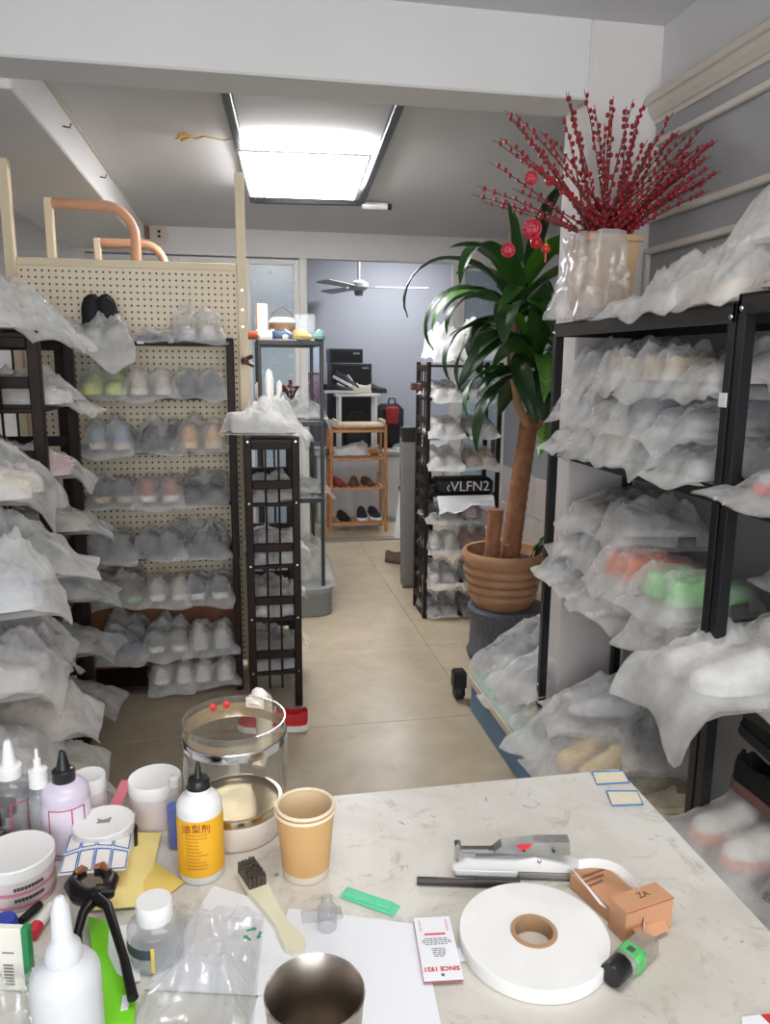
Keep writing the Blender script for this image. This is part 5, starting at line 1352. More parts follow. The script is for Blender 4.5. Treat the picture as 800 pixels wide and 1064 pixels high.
# pink stick
P0 = pz(117, 846, ZT); P1 = py(132, 812, P0.y+.06)
sp = thing('pink_stick', 'flat pink spatula leaning between the white tubs', 'spatula')
d_ = (P1-P0); L_ = d_.length
sp.location = (P0.x, P0.y, TZ); sp.rotation_euler = d_.to_track_quat('Y', 'Z').to_euler()
MB().cbox(-.009, .009, 0, L_, 0, .003, .001).build('blade', mat('coral_pink', (236, 132, 150), .45), sp)
# 10 blue dropper bottle
P, r_, H = spot(184, 884, 19, 806)
t = thing('dropper_bottle', 'slim vial of blue liquid beside the yellow-labelled bottle', 'bottle', (P.x, P.y, TZ))
MB().lathe([(.0005, 0), (r_*.9, 0), (r_, .003), (r_, H*.66), (r_*.5, H*.80), (r_*.45, H*.92)], 20).build('vial', GLASSY, t, 40)
MB().lathe([(.0005, .002), (r_*.86, .003), (r_*.9, H*.58), (.0005, H*.58)], 20).build('liquid', mat('blue_liquid', (28, 80, 190), .25), t, 40)
MB().lathe([(r_*.6, H*.86), (r_*.62, H*.98), (r_*.4, H), (.0005, H)], 16).build('cap', mat('hazy_cap', (206, 204, 206), .35), t, 40)
# 11 yellow label bottle
P, r_, H = spot(210, 919, 46, 791)
b11 = bottle('glue_bottle', 'white bottle with yellow label and black nozzle beside the paper cup', P, r_, H, .73, .55, [(.001, .715), (.46, .715), (.49, .73), (.49, .83), (.44, .85), (.20, .865), (.16, .90), (.08, .99), (.001, 1.0)], WHITE_PL, BLACKCAP, mat('yellow_label', (246, 184, 40), .5), (.10, .78), shoulder=.14)
fa = facing(P)
arc_text(b11, '\u6d01\u578b\u5242', .012, r_, fa-.18, H*.51, mat('brown_ink', (150, 50, 24), .6))
lm = MB(); rr = random.Random(2)
for k in range(11):
    z = H*(.455-.030*k)
    for q in range(rr.randint(9, 15)):
        a = fa-.62+.062*q; R_ = r_+.001
        M = Matrix.Rotation(a, 4, 'Z') @ Matrix.Translation((R_, 0, z)); lm.box(-.0002, .0002, -.0006, .0005, -.0005, .0005, M)
lm.build('small_print', mat('brown_print', (176, 110, 30), .6), b11)
# 12 glass kettle without lid
P, r_, H = spot(247, 886, 96, 745)
kt = thing('glass_kettle', 'lidless glass kettle with steel band and white base on the table', 'kettle', (P.x, P.y, TZ))
kr = r_
MB().lathe([(.0005, 0), (kr*.92, 0), (kr*.97, .006), (kr*.98, H*.20), (kr*.94, H*.215), (.0005, H*.215)], 40).build('base', mat('cream_white_plastic', (232, 222, 212), .35), kt, 40)
MB().lathe([(kr*.97, H*.216), (kr*.99, H*.24), (kr*.97, H*.275), (kr*.90, H*.278)], 40).build('steel_collar', mat('warm_steel', (206, 190, 160), .2, metal=1.0), kt, 40)
MB().lathe([(kr*.93, H*.24), (kr*.6, H*.232), (kr*.02, H*.228)], 40).build('heating_plate', mat('brushed_plate', (196, 184, 160), .3, metal=1.0, var=.1, scale=8), kt, True)
MB().lathe([(kr*.95, H*.27), (kr*1.06, H*.36), (kr*1.09, H*.50), (kr*1.08, H*.72), (kr*1.06, H*.98), (kr*1.07, H*1.0), (kr*1.045, H*1.0), (kr*1.04, H*.97)], 48).build('glass_body', clear('kettle_glass', (240, 238, 230), 1.5, haze=.05, refl=1.4), kt, True)
MB().lathe([(kr*1.085, H*.80), (kr*1.098, H*.81), (kr*1.09, H*.875), (kr*1.072, H*.88)], 48).build('steel_band', CHROME, kt, 40)
MB().lathe([(kr*1.055, H*.80), (kr*1.045, H*.94)], 48).build('inner_band', mat('copper_tint', (222, 190, 150), .45, alpha=.35), kt, True)
am = PI/2-.45
hv = lambda r__, z: (r__*math.cos(am), r__*math.sin(am), z)
MB().tube([hv(kr*1.06, H*.90), hv(kr*1.25, H*.97), hv(kr*1.45, H*.90), hv(kr*1.5, H*.70), hv(kr*1.42, H*.45), hv(kr*1.10, H*.32)], [.012, .014, .014, .013, .012, .010], 10).build('handle', mat('cream_white_plastic', ()), kt, True)
MB().prism([(-.014, 0), (.014, 0), (.013, .012), (.008, .02), (-.008, .02), (-.013, .012)], H*.90, H*.985, Matrix.Rotation(am-PI/2, 4, 'Z') @ Matrix.Translation((0, kr*1.0, 0))).build('handle_mount', mat('cream_white_plastic', ()), kt)
a2 = facing(P)+.35
pl_ = MB(); rowsK = []
for i in range(5):
    rowsK.append([((kr*(1.06+.012*i*(1-abs(k-6)/6)))*math.cos(a2-.45+.075*k), (kr*(1.06+.012*i*(1-abs(k-6)/6)))*math.sin(a2-.45+.075*k), H*(.84+.035*i*(1-.15*abs(k-6)/6))) for k in range(13)])
pl_.grid(rowsK).build('spout_lip', clear('spout_glass', (245, 245, 240), 1.5, haze=.1), kt, True)
for k, a in enumerate((1.75, 2.05)):
    MB().ball((kr*1.045*math.cos(a), kr*1.045*math.sin(a), H*.93), .006, 10, 6, (1, .4, 1)).build('red_dot', mat('red_dot', (214, 60, 60), .4), kt, True)
# 13 stacked kraft cups
P = pz(318, 905, ZT); s_ = sc_at(P)
Hc = py(318, 836, P.y).z-ZT; r0 = 23.5*s_; r1 = 30*s_
KR = mat('kraft_paper', (222, 176, 118), .6, var=.03, scale=10)
for k, (dz, nm2) in enumerate(((0, 'outer kraft paper cup holding a second cup on the table'), (.006, 'inner kraft paper cup nested in the outer one'))):
    cp = thing('paper_cup', nm2, 'cup', (P.x, P.y, TZ+dz))
    hh = Hc-.006; r0_, r1_ = r0, r1
    if k == 1: r0, r1 = r0-.0016, r1-.0016
    MB().lathe([(r0, .0), (r0+(r1-r0)*.12, hh*.12)], 40).build('base_band', mat('pale_cup_base', (236, 222, 206), .6), cp, True)
    MB().lathe([(r0+(r1-r0)*.12, hh*.12), (r1, hh)], 40).build('sleeve', KR, cp, True)
    MB().lathe([(r1-.0012, hh), (r0-.0015, .006), (.0005, .006)], 40).build('inside', mat('cup_inside', (232, 208, 170), .6, var=.02), cp, 40)
    rg = [(r1+.0022*math.cos(2*PI*q/8), hh+.0022*math.sin(2*PI*q/8)) for q in range(9)]
    MB().lathe(rg, 40).build('rolled_rim', mat('cup_rim', (238, 222, 196), .5), cp, True)
# 14 wire brush
A = pz(262, 920, ZT); B = pz(305, 985, ZT); d_ = (B-A); az = math.atan2(d_.y, d_.x); L_ = d_.length
wbz = thing('wire_brush', 'small cream-handled brush with dark wire bristles on the paper', 'brush', (A.x, A.y, TZ+.001), az)
IV = mat('ivory_plastic', (232, 228, 200), .4, var=.02)
out = [(-.022, .012), (.022, .0135), (.05, .010), (L_*.75, .0075), (L_*.9, .011), (L_*1.05, .012), (L_*1.12, .007)]
poly = out+[(x, -y) for x, y in reversed(out)]
hd = MB().prism(poly, 0.0, .009); hd.build('handle', IV, wbz)
br_ = MB(); rr = random.Random(8)
for i in range(17):
    for j in range(10):
        x = -.019+.0024*i; y = -.0105+.0023*j; q = (rr.uniform(-.0009, .0009), rr.uniform(-.0009, .0009))
        br_.tube([(x, y, .009), (x+q[0], y+q[1], .024+rr.uniform(-.001, .001))], .0012, 4)
br_.build('bristles', mat('dark_wire', (92, 84, 76), .45, metal=.3, var=.3, scale=300), wbz)['kind'] = 'stuff'
# 15 clear plastic piece
cl = thing('clear_cap', 'small clear moulded plastic cap lying beside the paper cup', 'cap', (*pz(340, 965, ZT).xy, TZ+.001))
MB().lathe([(.011, 0), (.0115, .026), (.007, .030), (.007, .040), (.004, .042)], 16).build('shell', clear('cap_plastic', (238, 240, 242), 1.5, haze=.12), cl, 50)
MB().cbox(-.028, .020, .010, .030, 0, .004, .001).build('tab', clear('tab_plastic', (240, 240, 242), 1.5, haze=.15), cl)
# 16 teal strip
A = pz(357, 928, ZT); B = pz(412, 948, ZT); d_ = B-A; az = math.atan2(d_.y, d_.x)
ts = thing('sanding_strip', 'mint green abrasive strip lying on the table', 'strip', (A.x, A.y, TZ), az)
MB().cbox(0, d_.length, -.010, .010, 0, .0025, .0006).build('strip', mat('mint_green', (106, 214, 170), .7, var=.05, scale=60), ts)
MB().cbox(.004, d_.length*.9, -.009, .006, .0026, .0042, .0006, Matrix.Rotation(.06, 4, 'Z')).build('upper_strip', mat('mint_green', ()), ts)
# 17 white paper sheets
def sheet(name, label, corners, z, material, cat='paper', bendc=0.0, th=.0006):
    cs_ = [pz(x, y, ZT) for x, y in corners]
    n = 10; rows = []
    for i in range(n+1):
        u_ = i/n
        rows.append([tuple((cs_[0].lerp(cs_[1], j/n)).lerp(cs_[3].lerp(cs_[2], j/n), u_) + Vector((0, 0, z-ZT+bendc*math.sin(PI*j/n)*math.sin(PI*u_)))) for j in range(n+1)])
    mb = MB().grid(rows, True); mb.grid([[(p[0], p[1], p[2]-th) for p in r__] for r__ in rows])
    o = mb.build(name, material, None, True); tag(o, label, cat); return o
PAPER = mat('white_paper', (236, 238, 244), .7, var=.01)
sheet('paper_sheet', 'large white paper sheet under the steel mug', [(300, 945), (437, 962), (460, 1075), (250, 1090)], TZ+.0012, PAPER)
sheet('paper_sheet', 'rounded white paper flap under the wire brush', [(222, 922), (285, 942), (330, 1040), (150, 1030)], TZ+.0022, PAPER)
# yellow papers and sticker sheet
YP_ = mat('yellow_paper', (246, 226, 150), .7, var=.02)
sheet('yellow_note', 'pale yellow paper under the sticker sheet', [(135, 868), (168, 868), (150, 945), (88, 950)], TZ+.004, YP_, bendc=.006)
sheet('yellow_note', 'darker yellow paper slip beside the capped clear bottle', [(150, 890), (192, 918), (165, 940), (120, 935)], TZ+.002, mat('yellow_paper_b', (236, 208, 112), .7, var=.02), bendc=.004)
stk = sheet('sticker_sheet', 'sticker sheet with blue rounded frames curling over the jars', [(80, 872), (142, 868), (132, 930), (62, 936)], TZ+.034, mat('sticker_white', (240, 232, 228), .6), bendc=.010)
sf = MB()
def on_sheet(u_, v_):
    cs_ = [pz(x, y, ZT) for x, y in ((80, 872), (142, 868), (132, 930), (62, 936))]
    p = cs_[0].lerp(cs_[1], u_).lerp(cs_[3].lerp(cs_[2], u_), v_)
    return p+Vector((0, 0, .0006+.034+.010*math.sin(PI*u_)*math.sin(PI*v_)+.0008))
for k in range(4):
    u0 = .02+.25*k; u1 = u0+.22
    for q in range(2):
        v0 = .05+.66*q; v1 = (.66 if q == 0 else .97)
        ring = [on_sheet(u0, v0), on_sheet(u1, v0), on_sheet(u1, (v0+v1)/2), on_sheet(u1, v1), on_sheet(u0, v1), on_sheet(u0, (v0+v1)/2), on_sheet(u0, v0)]
        sf.tube(ring, .0008, 4)
sf.build('printed_frame', BLUE_INK, stk)
# loose stickers near the far corner
for k, cs4 in enumerate(([(615, 803), (647, 802), (654, 814), (620, 816)], [(630, 823), (662, 823), (668, 837), (636, 838)])):
    o = sheet('sticker', ('cream sticker with blue border at the table far corner', 'cream sticker with blue border nearer the kraft box')[k], cs4, TZ+.0006, mat('cream_sticker', (232, 222, 196), .6, var=.04, scale=60), 'sticker', th=.0004)
    pts4 = [pz(x, y, ZT)+Vector((0, 0, .0018)) for x, y in cs4]
    MB().tube(pts4+[pts4[0]], .0011, 4).build('blue_border', BLUE_INK, o)
# 18 printed tag
A = pz(430, 960, ZT); B = pz(466, 958, ZT); Cc = pz(482, 1022, ZT); D = pz(440, 1028, ZT)
ex = (B-A).normalized(); cen = (A+B+Cc+D)/4; wt = ((B-A).length+(Cc-D).length)/2; ht = ((D-A).length+(Cc-B).length)/2
az = math.atan2(((A+B)/2-(Cc+D)/2).y, ((A+B)/2-(Cc+D)/2).x)
tg = thing('hang_tag', 'white folded hang tag with red SINCE 1921 lettering on the paper', 'tag', (cen.x, cen.y, TZ+.0024), az-PI/2)
MB().cbox(-wt/2, wt/2, -ht/2, ht/2, .004, .0052, .0004).build('front_leaf', PAPER, tg)
MB().cbox(-wt/2, wt/2, -ht/2+.002, ht/2, 0, .0012, .0004).build('back_leaf', mat('pink_card', (196, 110, 116), .6), tg)
MB().box(-wt/2, wt/2, ht/2-.002, ht/2, .0012, .004).build('fold', PAPER, tg)
F180 = Matrix.Rotation(PI, 4, 'Z')
RED2 = mat('tag_red', (214, 44, 52), .6)
text('lettering', 'SINCE 1921', wt*.185, RED2, tg, Matrix.Translation((0, -ht*.34, .0054)) @ F180, .0002, bold=.03)
lp = MB()
lp.box(-wt*.28, wt*.28, ht*.19, ht*.215, .0053, .0056)
lp.build('red_line', RED2, tg)
gp_ = MB(); rr = random.Random(5)
for k, (y, hw) in enumerate(((.13, .30), (.10, .38), (.07, .36), (.04, .30), (-.03, .16), (-.06, .14), (-.09, .15), (-.12, .14), (-.15, .12))):
    x = -hw*wt
    while x < hw*wt:
        q = rr.uniform(.002, .005); gp_.box(x, x+q, ht*y-.0006, ht*y+.0006, .0053, .0055); x += q+.001
gp_.build('small_print', mat('grey_print', (130, 128, 130), .6), tg)
rdm = MB()
for s2 in (-1, 1):
    for k in range(5): rdm.box(s2*wt*.36-.0009, s2*wt*.36+.0009, ht*(.27+.04*k)-.0009, ht*(.27+.04*k)+.0009, .0053, .0055)
rdm.build('red_marks', mat('tag_pale_red', (220, 120, 120), .6), tg)
MB().lathe([(.0005, .0056), (.0018, .0056), (.0018, .0052)], 10, c=(0, -ht*.43, 0)).build('punch_hole', mat('hole_dark', (70, 66, 66), .7), tg)
# small white slip by the roll
sheet('paper_slip', 'tiny white slip between the hang tag and the tape roll', [(474, 986), (480, 986), (484, 1000), (477, 1001)], TZ+.001, PAPER)
# 19 roll of white tape
P = pz(554, 982, ZT); s_ = sc_at(P); R_ = 77*s_*1.0
rl_ = thing('tape_roll', 'large flat roll of white tape with cardboard core on the table', 'tape roll', (P.x, P.y, TZ))
th_ = .017
MB().lathe([(.026, .002), (R_*.995, .0), (R_, .002), (R_, th_-.002), (R_*.99, th_), (.026, th_), (.026, .002)], 72).build('tape', mat('white_tape', (240, 239, 238), .5, var=.035, scale=22), rl_, 40)
MB().lathe([(.0215, .0), (.0265, .0), (.0265, th_+.0015), (.0215, th_+.0015), (.0215, .0)], 40).build('core', mat('cardboard_core', (176, 140, 106), .8, var=.08), rl_, 40)
pa = [(P.x+q[0], P.y+q[1], q[2]) for q in ()]
S0 = pz(600, 925, ZT)+Vector((0, 0, .030)); S1 = pz(655, 935, ZT)+Vector((0, 0, .055)); S2 = pz(672, 965, ZT)+Vector((0, 0, .030)); S3 = pz(668, 980, ZT)+Vector((0, 0, .012))
mb = MB(); rowA = []; rowB = []
for i in range(15):
    t_ = i/14
    p = S0*(1-t_)**3+S1*3*t_*(1-t_)**2+S2*3*t_*t_*(1-t_)+S3*t_**3
    rowA.append((p.x-P.x, p.y-P.y, p.z-TZ)); rowB.append((p.x-P.x, p.y-P.y+.002, p.z-TZ+.012))
mb.grid([rowA, rowB]).build('loose_end', mat('white_tape', ()), rl_, True)
fl2 = [pz(578, 918, ZT)+Vector((0, 0, .045)), pz(600, 932, ZT)+Vector((0, 0, .03)), pz(630, 960, ZT)+Vector((0, 0, .02)), pz(622, 955, ZT)+Vector((0, 0, .02))]
MB().add([(p.x-P.x, p.y-P.y, p.z-TZ) for p in fl2], [(0, 1, 2, 3)]).build('peeled_backing', mat('backing_paper', (226, 226, 230), .5), rl_)
# 20 stapler (plier stapler)
A = pz(470, 908, ZT); B = pz(608, 912, ZT); d_ = B-A; az = math.atan2(d_.y, d_.x); L_ = d_.length
sp_ = thing('stapler', 'white and chrome long-arm stapler with a red mark on the table', 'stapler', (A.x, A.y, TZ), az)
GREYPL = mat('grey_plastic', (140, 138, 136), .45, var=.04)
MB().cbox(0, L_*.50, -.010, .014, .0, .016, .005).build('base_front', WHITE_PL, sp_, 40)
MB().cbox(L_*.48, L_*1.0, -.010, .014, .0, .013, .004).build('base_rear', GREYPL, sp_, 40)
side = [(0, .016), (L_*.10, .024), (L_*.45, .026), (L_*.60, .032), (L_*.75, .026), (L_*1.0, .016), (L_*1.0, .012), (0, .012)]
MX = Matrix.Rotation(PI/2, 4, 'X')
MB().prism(side, -.012, .009, MX).build('white_cover', WHITE_PL, sp_)
MB().cbox(L_*.03, L_*.28, -.004, .008, .030, .036, .002, Matrix.Rotation(-.03, 4, 'Y')).build('chrome_arm', CHROME, sp_)
MB().cbox(L_*.16, L_*.50, -.005, .010, .026, .034, .002, Matrix.Rotation(-.05, 4, 'Y')).build('chrome_arm', CHROME, sp_)
MB().cbox(L_*.01, L_*.06, -.005, .009, .020, .044, .002).build('chrome_head', CHROME, sp_)
lever = [(L_*.30, .036), (L_*.36, .046), (L_*.60, .052), (L_*.86, .054), (L_*.87, .036), (L_*.60, .034)]
lv = MB().prism(lever, -.010, .007, MX).build('steel_lever', mat('dull_steel', (168, 168, 164), .4, metal=.75, var=.2, scale=30), sp_)
MB().prism([(L_*.46, .0495), (L_*.58, .0525), (L_*.56, .046), (L_*.50, .043)], .0101, .0106, MX).build('red_mark', mat('red_paint', (222, 36, 48), .5), lv)
for q in (.52, .74): MB().ball((L_*q, -.0103, .043), .0022, 8, 6, (1, .3, 1)).build('rivet', BLACKCAP, lv, True)
MB().ball((L_*.64, -.0095, .0275), .003, 10, 6, (1, .4, 1)).build('rivet', CHROME, sp_, True)
# 21 pen
A = pz(433, 919, ZT); B = pz(540, 922, ZT)
pn = thing('marker_pen', 'dark brown marker pen lying behind the tape roll', 'pen')
MB().tube([A+Vector((0, 0, .0055)), A.lerp(B, .55)+Vector((0, 0, .0055))], .005, 12).build('barrel', mat('dark_brown_plastic', (52, 42, 40), .35), pn, 40)
MB().tube([A.lerp(B, .55)+Vector((0, 0, .0055)), B+Vector((0, 0, .0055))], .0055, 12).build('pen_cap', mat('darker_plastic', (36, 32, 32), .35), pn, 40)
MB().box(0, .035, -.0006, .0006, 0, .0004, Matrix.Translation(A.lerp(B, .20)+Vector((0, 0, .0106))) @ Matrix.Rotation(math.atan2((B-A).y, (B-A).x), 4, 'Z')).build('pale_print', mat('grey_print', ()), pn)
# 22 kraft boxes
KB = mat('kraft_box', (202, 150, 114), .55, var=.05, scale=12)
def kbox(name, label, c0, c1, wd, h_):
    A = pz(*c0, ZT); B = pz(*c1, ZT); d_ = B-A; az = math.atan2(d_.y, d_.x); L_ = d_.length
    t = thing(name, label, 'box', (A.x, A.y, TZ), az)
    MB().cbox(0, L_, -wd/2, wd/2, 0, h_, .0008).build('carton', KB, t)
    return t, L_
k1, L1_ = kbox('kraft_box', 'flat open brown kraft box printed with dark marks beside the stapler', (607, 916), (668, 968), .050, .020)
pm = MB()
for r2 in range(3):
    for q in range(9-2*r2): pm.box(.012+.008*r2, .016+.008*r2, -.020+.0045*q, -.017+.0045*q, .0201, .0204)
pm.build('printed_marks', mat('brown_mark', (120, 70, 54), .6), k1)
MB().prism([(0, -.024), (.022, -.022), (.022, .022), (0, .024)], 0, .0008, Matrix.Translation((L1_, 0, .019)) @ Matrix.Rotation(.6, 4, 'Y')).build('flap', KB, k1)
MB().prism([(0, -.020), (.018, -.014), (.018, .016), (0, .020)], 0, .0008, Matrix.Translation((L1_, 0, .002)) @ Matrix.Rotation(-.2, 4, 'Y')).build('flap', KB, k1)
k2, L2_ = kbox('kraft_box', 'short brown kraft box with red edge lying across the flat one', (640, 972), (688, 955), .030, .040)
MB().box(0, L2_, -.0156, -.0151, .0385, .0395).build('red_edge', mat('red_edge', (190, 60, 50), .5), k2)
text('lettering', 'ZA', .012, mat('brown_mark', ()), k2, Matrix.Translation((L2_*.55, .002, .0403)), .0002)
# 23 small bottle lying, green label and black cap
A = pz(633, 1026, ZT); B = pz(672, 988, ZT); d_ = B-A; az = math.atan2(d_.y, d_.x); L_ = d_.length
gb2 = thing('ink_bottle', 'small clear bottle with green label and black cap lying on its side', 'bottle', (A.x, A.y, TZ), az)
MY = Matrix.Translation((0, 0, .0135)) @ Matrix.Rotation(PI/2, 4, 'Y')
MB().lathe([(.0005, 0), (.0122, 0), (.013, .002), (.013, L_*.30), (.012, L_*.32), (.0005, L_*.32)], 20, M=MY).build('cap', BLACKCAP, gb2, 40)
MB().cbox(L_*.33, L_*1.05, -.0135, .0135, .0, .022, .004).build('bottle', clear('amber_clear', (214, 200, 160), 1.5, haze=.25), gb2, 40)
MB().cbox(L_*.38, L_*.70, -.0139, .0139, .0, .0225, .004).build('label', mat('green_label', (92, 190, 110), .5, var=.08, scale=80), gb2, 40)
MB().box(L_*.48, L_*.58, -.004, .004, .0226, .0229).build('label_mark', mat('dark_label_mark', (70, 90, 80), .5), gb2)
# 24 steel mug
P = pz(327, 1032, ZT+.10); s_ = sc_at(P); R_ = 52*s_
mg = thing('steel_mug', 'brushed steel tumbler open at the top in front', 'mug', (P.x, P.y, TZ+.002))
MB().lathe([(.0005, 0), (R_*.80, 0), (R_*.84, .006), (R_*.97, .082), (R_*1.0, .098), (R_*.995, .100), (R_*.97, .099), (R_*.93, .080), (R_*.90, .078), (R_*.86, .04), (R_*.85, .036), (R_*.78, .006), (.0005, .006)], 56).build('wall', STEEL, mg, 50)
MB().lathe([(R_*1.0, .0975), (R_*1.012, .099), (R_*.985, .1008), (R_*.965, .099)], 56).build('rim', mat('bright_rim', (206, 200, 194), .2, metal=1.0), mg, True)
# 26 clear bottle with white cap
P, r_, H = spot(163, 1010, 56, 935)
b26 = bottle('capped_bottle', 'clear square-shouldered bottle with white cap beside the pincers', P, r_, H, .70, .66, [(.001, .70), (.66, .70), (.68, .72), (.66, .97), (.62, 1.0), (.001, 1.0)], GLASSY, WHITE_PL, mat('navy_yellow_label', (66, 74, 90), .5), (.42, .66), labarc=(.52, .74), liquid=(.4, mat('clear_fluid', ())))
lmz = MB(); a0 = .74*2*PI
lmz.grid([[((r_+.001)*math.cos(a0+q), (r_+.001)*math.sin(a0+q), z) for q in (0, .12)] for z in (H*.08, H*.50)])
lmz.build('yellow_band', mat('yellow_band', (226, 200, 90), .5), b26)
# 27 pincers
pc = thing('pincers', 'black steel end-cutting pincers with worn brown jaws on the sticker sheet', 'pincers', (*pz(104, 962, ZT).xy, TZ+.046))
pc.scale = (1.0, 1.0, 1.0)
c0 = pz(104, 962, ZT)
def loc(x, y, dz=0): 
    p = pz(x, y, ZT+.046); q = pz(104, 962, ZT); return (p.x-q.x, p.y-q.y, dz)
PM = mat('black_iron', (34, 32, 32), .35, metal=.6, var=.2, scale=30); JM = mat('worn_jaw', (150, 100, 70), .4, metal=.5, var=.2, scale=30)
MB().tube([loc(96, 936), loc(82, 930), loc(75, 920), loc(80, 911), loc(90, 908)], [.010, .011, .009, .007, .004], 10).build('jaw', PM, pc, True)
MB().tube([loc(100, 930, .002), loc(112, 928, .002), loc(116, 916, .002), loc(108, 907, .002), loc(98, 909, .002)], [.010, .010, .009, .007, .004], 10).build('jaw', PM, pc, True)
MB().tube([loc(78, 913, .006), loc(86, 908, .006), loc(91, 908, .004)], [.004, .005, .003], 8).build('worn_edge', JM, pc, True)
MB().tube([loc(98, 908, .008), loc(107, 906, .008), loc(114, 912, .008)], [.003, .005, .004], 8).build('worn_edge', JM, pc, True)
MB().tube([loc(98, 934, .002), loc(112, 945, .004), loc(128, 985, -.012), loc(137, 1018, -.022)], [.008, .0055, .0048, .0056], 10).build('handle', PM, pc, True)
MB().tube([loc(98, 934), loc(86, 946, -.004), loc(80, 960, -.012), loc(80, 975, -.022)], [.008, .0055, .0048, .005], 10).build('handle', PM, pc, True)
MB().lathe([(.0005, .012), (.006, .011), (.007, .008), (.007, -.004)], 14, c=loc(98, 934)).build('pivot', PM, pc, 40)
# block the pincers rest on: folded booklet under them
sheet('white_card', 'white printed card lying under the pincers handles', [(104, 968), (142, 962), (146, 1022), (112, 1030)], TZ+.003, PAPER)
# 28 lime green bag clip
lg = thing('lime_pouch', 'lime green plastic pouch with a slot beside the squeeze bottle', 'pouch', (0, 0, 0))
gpz = [pz(x, y, ZT) for x, y in ((92, 962), (114, 968), (112, 1000), (122, 1022), (142, 1035), (140, 1075), (96, 1075), (98, 1010))]
LIME = mat('lime_plastic', (124, 214, 40), .35, var=.04)
MB().prism([(p.x, p.y) for p in gpz], TZ+.003, TZ+.012).build('pouch', LIME, lg)
h4 = [pz(x, y, ZT) for x, y in ((128, 1046), (136, 1044), (134, 1060), (126, 1062))]
MB().prism([(p.x, p.y) for p in h4], TZ+.0122, TZ+.0127).build('slot', PAPER, lg)
# 29 translucent squeeze bottle in front
P = pz(68, 1015, ZT+.085); s_ = sc_at(P); r_ = 35*s_
Hs = py(62, 932, P.y).z-ZT
sq = thing('squeeze_bottle', 'translucent white squeeze bottle with long nozzle in front', 'bottle', (P.x, P.y, TZ))
TRW = mat('translucent_white', (224, 226, 230), .4, alpha=.90)
bh = Hs*.62
MB().lathe([(.0005, 0), (r_*.95, 0), (r_, .005), (r_, bh*.80), (r_*.96, bh*.88), (r_*.80, bh*.95), (r_*.50, bh), (r_*.46, bh*1.02)], 36).build('body', TRW, sq, 60)
MB().lathe([(r_*.52, bh*1.0), (r_*.54, bh*1.02), (r_*.50, bh*1.12), (r_*.36, bh*1.18), (r_*.30, bh*1.22), (r_*.26, bh*1.5), (r_*.16, Hs*.985), (r_*.08, Hs), (.0005, Hs)], 24).build('nozzle_cap', TRW, sq, 50)
# 30 booklet with printed panels
bo = thing('booklet', 'white booklet with green spine edge and grey printed bars standing at table edge', 'booklet', (0, 0, 0))
A = pz(-12, 1030, ZT); B = pz(34, 1032, ZT); 
z1 = py(30, 966, B.y).z
dx = (B-A).length
MBk = Matrix.Translation(A) @ Matrix.Rotation(math.atan2((B-A).y, (B-A).x), 4, 'Z')
MB().cbox(0, dx*.85, 0, .008, .002, z1-ZT, .0006, MBk).build('cover', mat('booklet_cream', (236, 232, 222), .6), bo)
MB().cbox(dx*.852, dx, -.0006, .009, .001, z1-ZT+.001, .0006, MBk).build('green_spine', mat('booklet_green', (40, 140, 84), .5), bo)
bbm = MB()
for k in range(7): bbm.box(dx*.40, dx*.62, -.0006, -.0002, (z1-ZT)*(.12+.05*k), (z1-ZT)*(.145+.05*k), MBk)
bbm.box(dx*.40, dx*.66, -.0006, -.0002, (z1-ZT)*.62, (z1-ZT)*.64, MBk)
bbm.build('printed_bars', mat('grey_print', ()), bo)
# small red-white tube behind and blue cap
rt = thing('lip_tube', 'small white tube with red cap behind the squeeze bottle', 'tube')
a = pz(40, 968, ZT); b = pz(54, 948, ZT)
MB().tube([a+Vector((0, 0, .008)), b+Vector((0, 0, .008))], [.007, .0065], 12).build('tube', WHITE_PL, rt, 40)
c_ = a+(a-b).normalized()*.016
MB().tube([a+Vector((0, 0, .008)), c_+Vector((0, 0, .008))], .0075, 12).build('cap', mat('red_cap', (206, 44, 56), .4), rt, 40)
bcp = tag(MB().lathe([(.0005, 0), (.014, 0), (.014, .018), (.012, .022), (.0005, .022)], 18, c=tuple(pz(6, 972, ZT)+Vector((0, 0, .0008)))).build('blue_cap', mat('blue_cap', (36, 66, 170), .4), None, 40), 'small blue bottle cap behind the booklet', 'cap')
mst = tag(MB().tube([pz(22, 962, ZT)+Vector((0, 0, .006)), pz(42, 944, ZT)+Vector((0, 0, .006))], .005, 10).build('black_stick', BLACKCAP, None, 40), 'short black stick behind the booklet and red tube', 'stick')
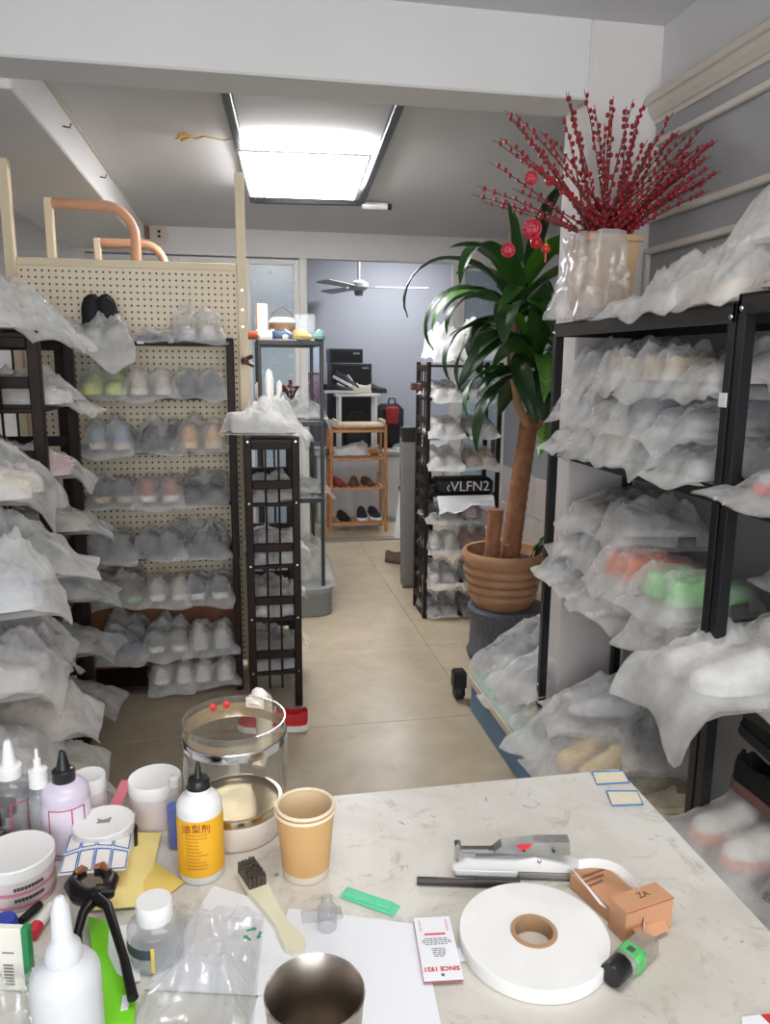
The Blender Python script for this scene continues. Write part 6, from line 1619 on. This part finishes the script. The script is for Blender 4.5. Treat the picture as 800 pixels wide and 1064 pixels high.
# 25 clear plastic bag with recycling mark, and another at the corner
def film_bag(name, label, poly_px, hmax, seed, material, subd=44):
    cs_ = [pz(x, y, ZT) for x, y in poly_px]
    rs = np.random.RandomState(seed); n = subd
    U_, V_ = np.meshgrid(np.linspace(0, 1, n), np.linspace(0, 1, n))
    edge = np.clip(np.minimum(np.minimum(U_, 1-U_), np.minimum(V_, 1-V_))*4, 0, 1)
    Rg = (1-np.abs(2*vnoise(rs, U_, V_*.6, 3.5)-1))*.55+(1-np.abs(2*vnoise(rs, V_, U_, 6.5)-1))**2*.35+.25*vnoise(rs, U_, V_, 3)
    Z = .004+hmax*edge**.6*(.10+.95*Rg**1.5)
    rows = []
    for i in range(n):
        row = []
        for j in range(n):
            p = cs_[0].lerp(cs_[1], U_[i, j]).lerp(cs_[3].lerp(cs_[2], U_[i, j]), V_[i, j])
            row.append((p.x, p.y, TZ+float(Z[i, j])))
        rows.append(row)
    mb = MB().grid(rows, True)
    mb.grid([[(rows[i][j][0], rows[i][j][1], TZ+.003) for j in range(0, n, 3)] for i in range(0, n, 3)])
    o = mb.build(name, material, None, True); tag(o, label, 'plastic bag'); return o, rows
FILM_C = cloth('clear_film', (236, 238, 240), .24, .14, gloss=.5)
fbg, frw = film_bag('plastic_bag', 'clear crumpled plastic bag with green recycling mark beside the mug', [(185, 950), (275, 958), (262, 1085), (130, 1085)], .05, 3, FILM_C)
film_bag('plastic_bag', 'clear crumpled plastic bag at the table corner before the booklet', [(-15, 1020), (55, 1018), (75, 1090), (-20, 1090)], .05, 8, FILM_C)
q = pz(263, 988, ZT+.02)
rc = MB()
for k in range(3):
    M = Matrix.Translation((q.x, q.y, TZ+.040)) @ Matrix.Rotation(2*PI*k/3+.2, 4, 'Z') @ Matrix.Translation((0, .0075, 0))
    rc.prism([(-.005, -.0015), (.002, -.0015), (.002, -.0035), (.0065, 0), (.002, .0035), (.002, .0015), (-.005, .0015)], 0, .0003, M)
rc.build('recycling_mark', mat('recycling_green', (40, 150, 110), .5), fbg)
# 35 red-cornered card at the near right corner
rcx = sheet('printed_card', 'white card with red corner at the near table corner', [(770, 1058), (815, 1052), (830, 1080), (775, 1085)], TZ+.001, PAPER)
MB().prism([(p.x, p.y) for p in [pz(x, y, ZT) for x, y in ((790, 1056), (815, 1053), (815, 1066), (800, 1066))]], TZ+.0012, TZ+.0016).build('red_corner', RED2, rcx)
bpy.context.view_layer.update()
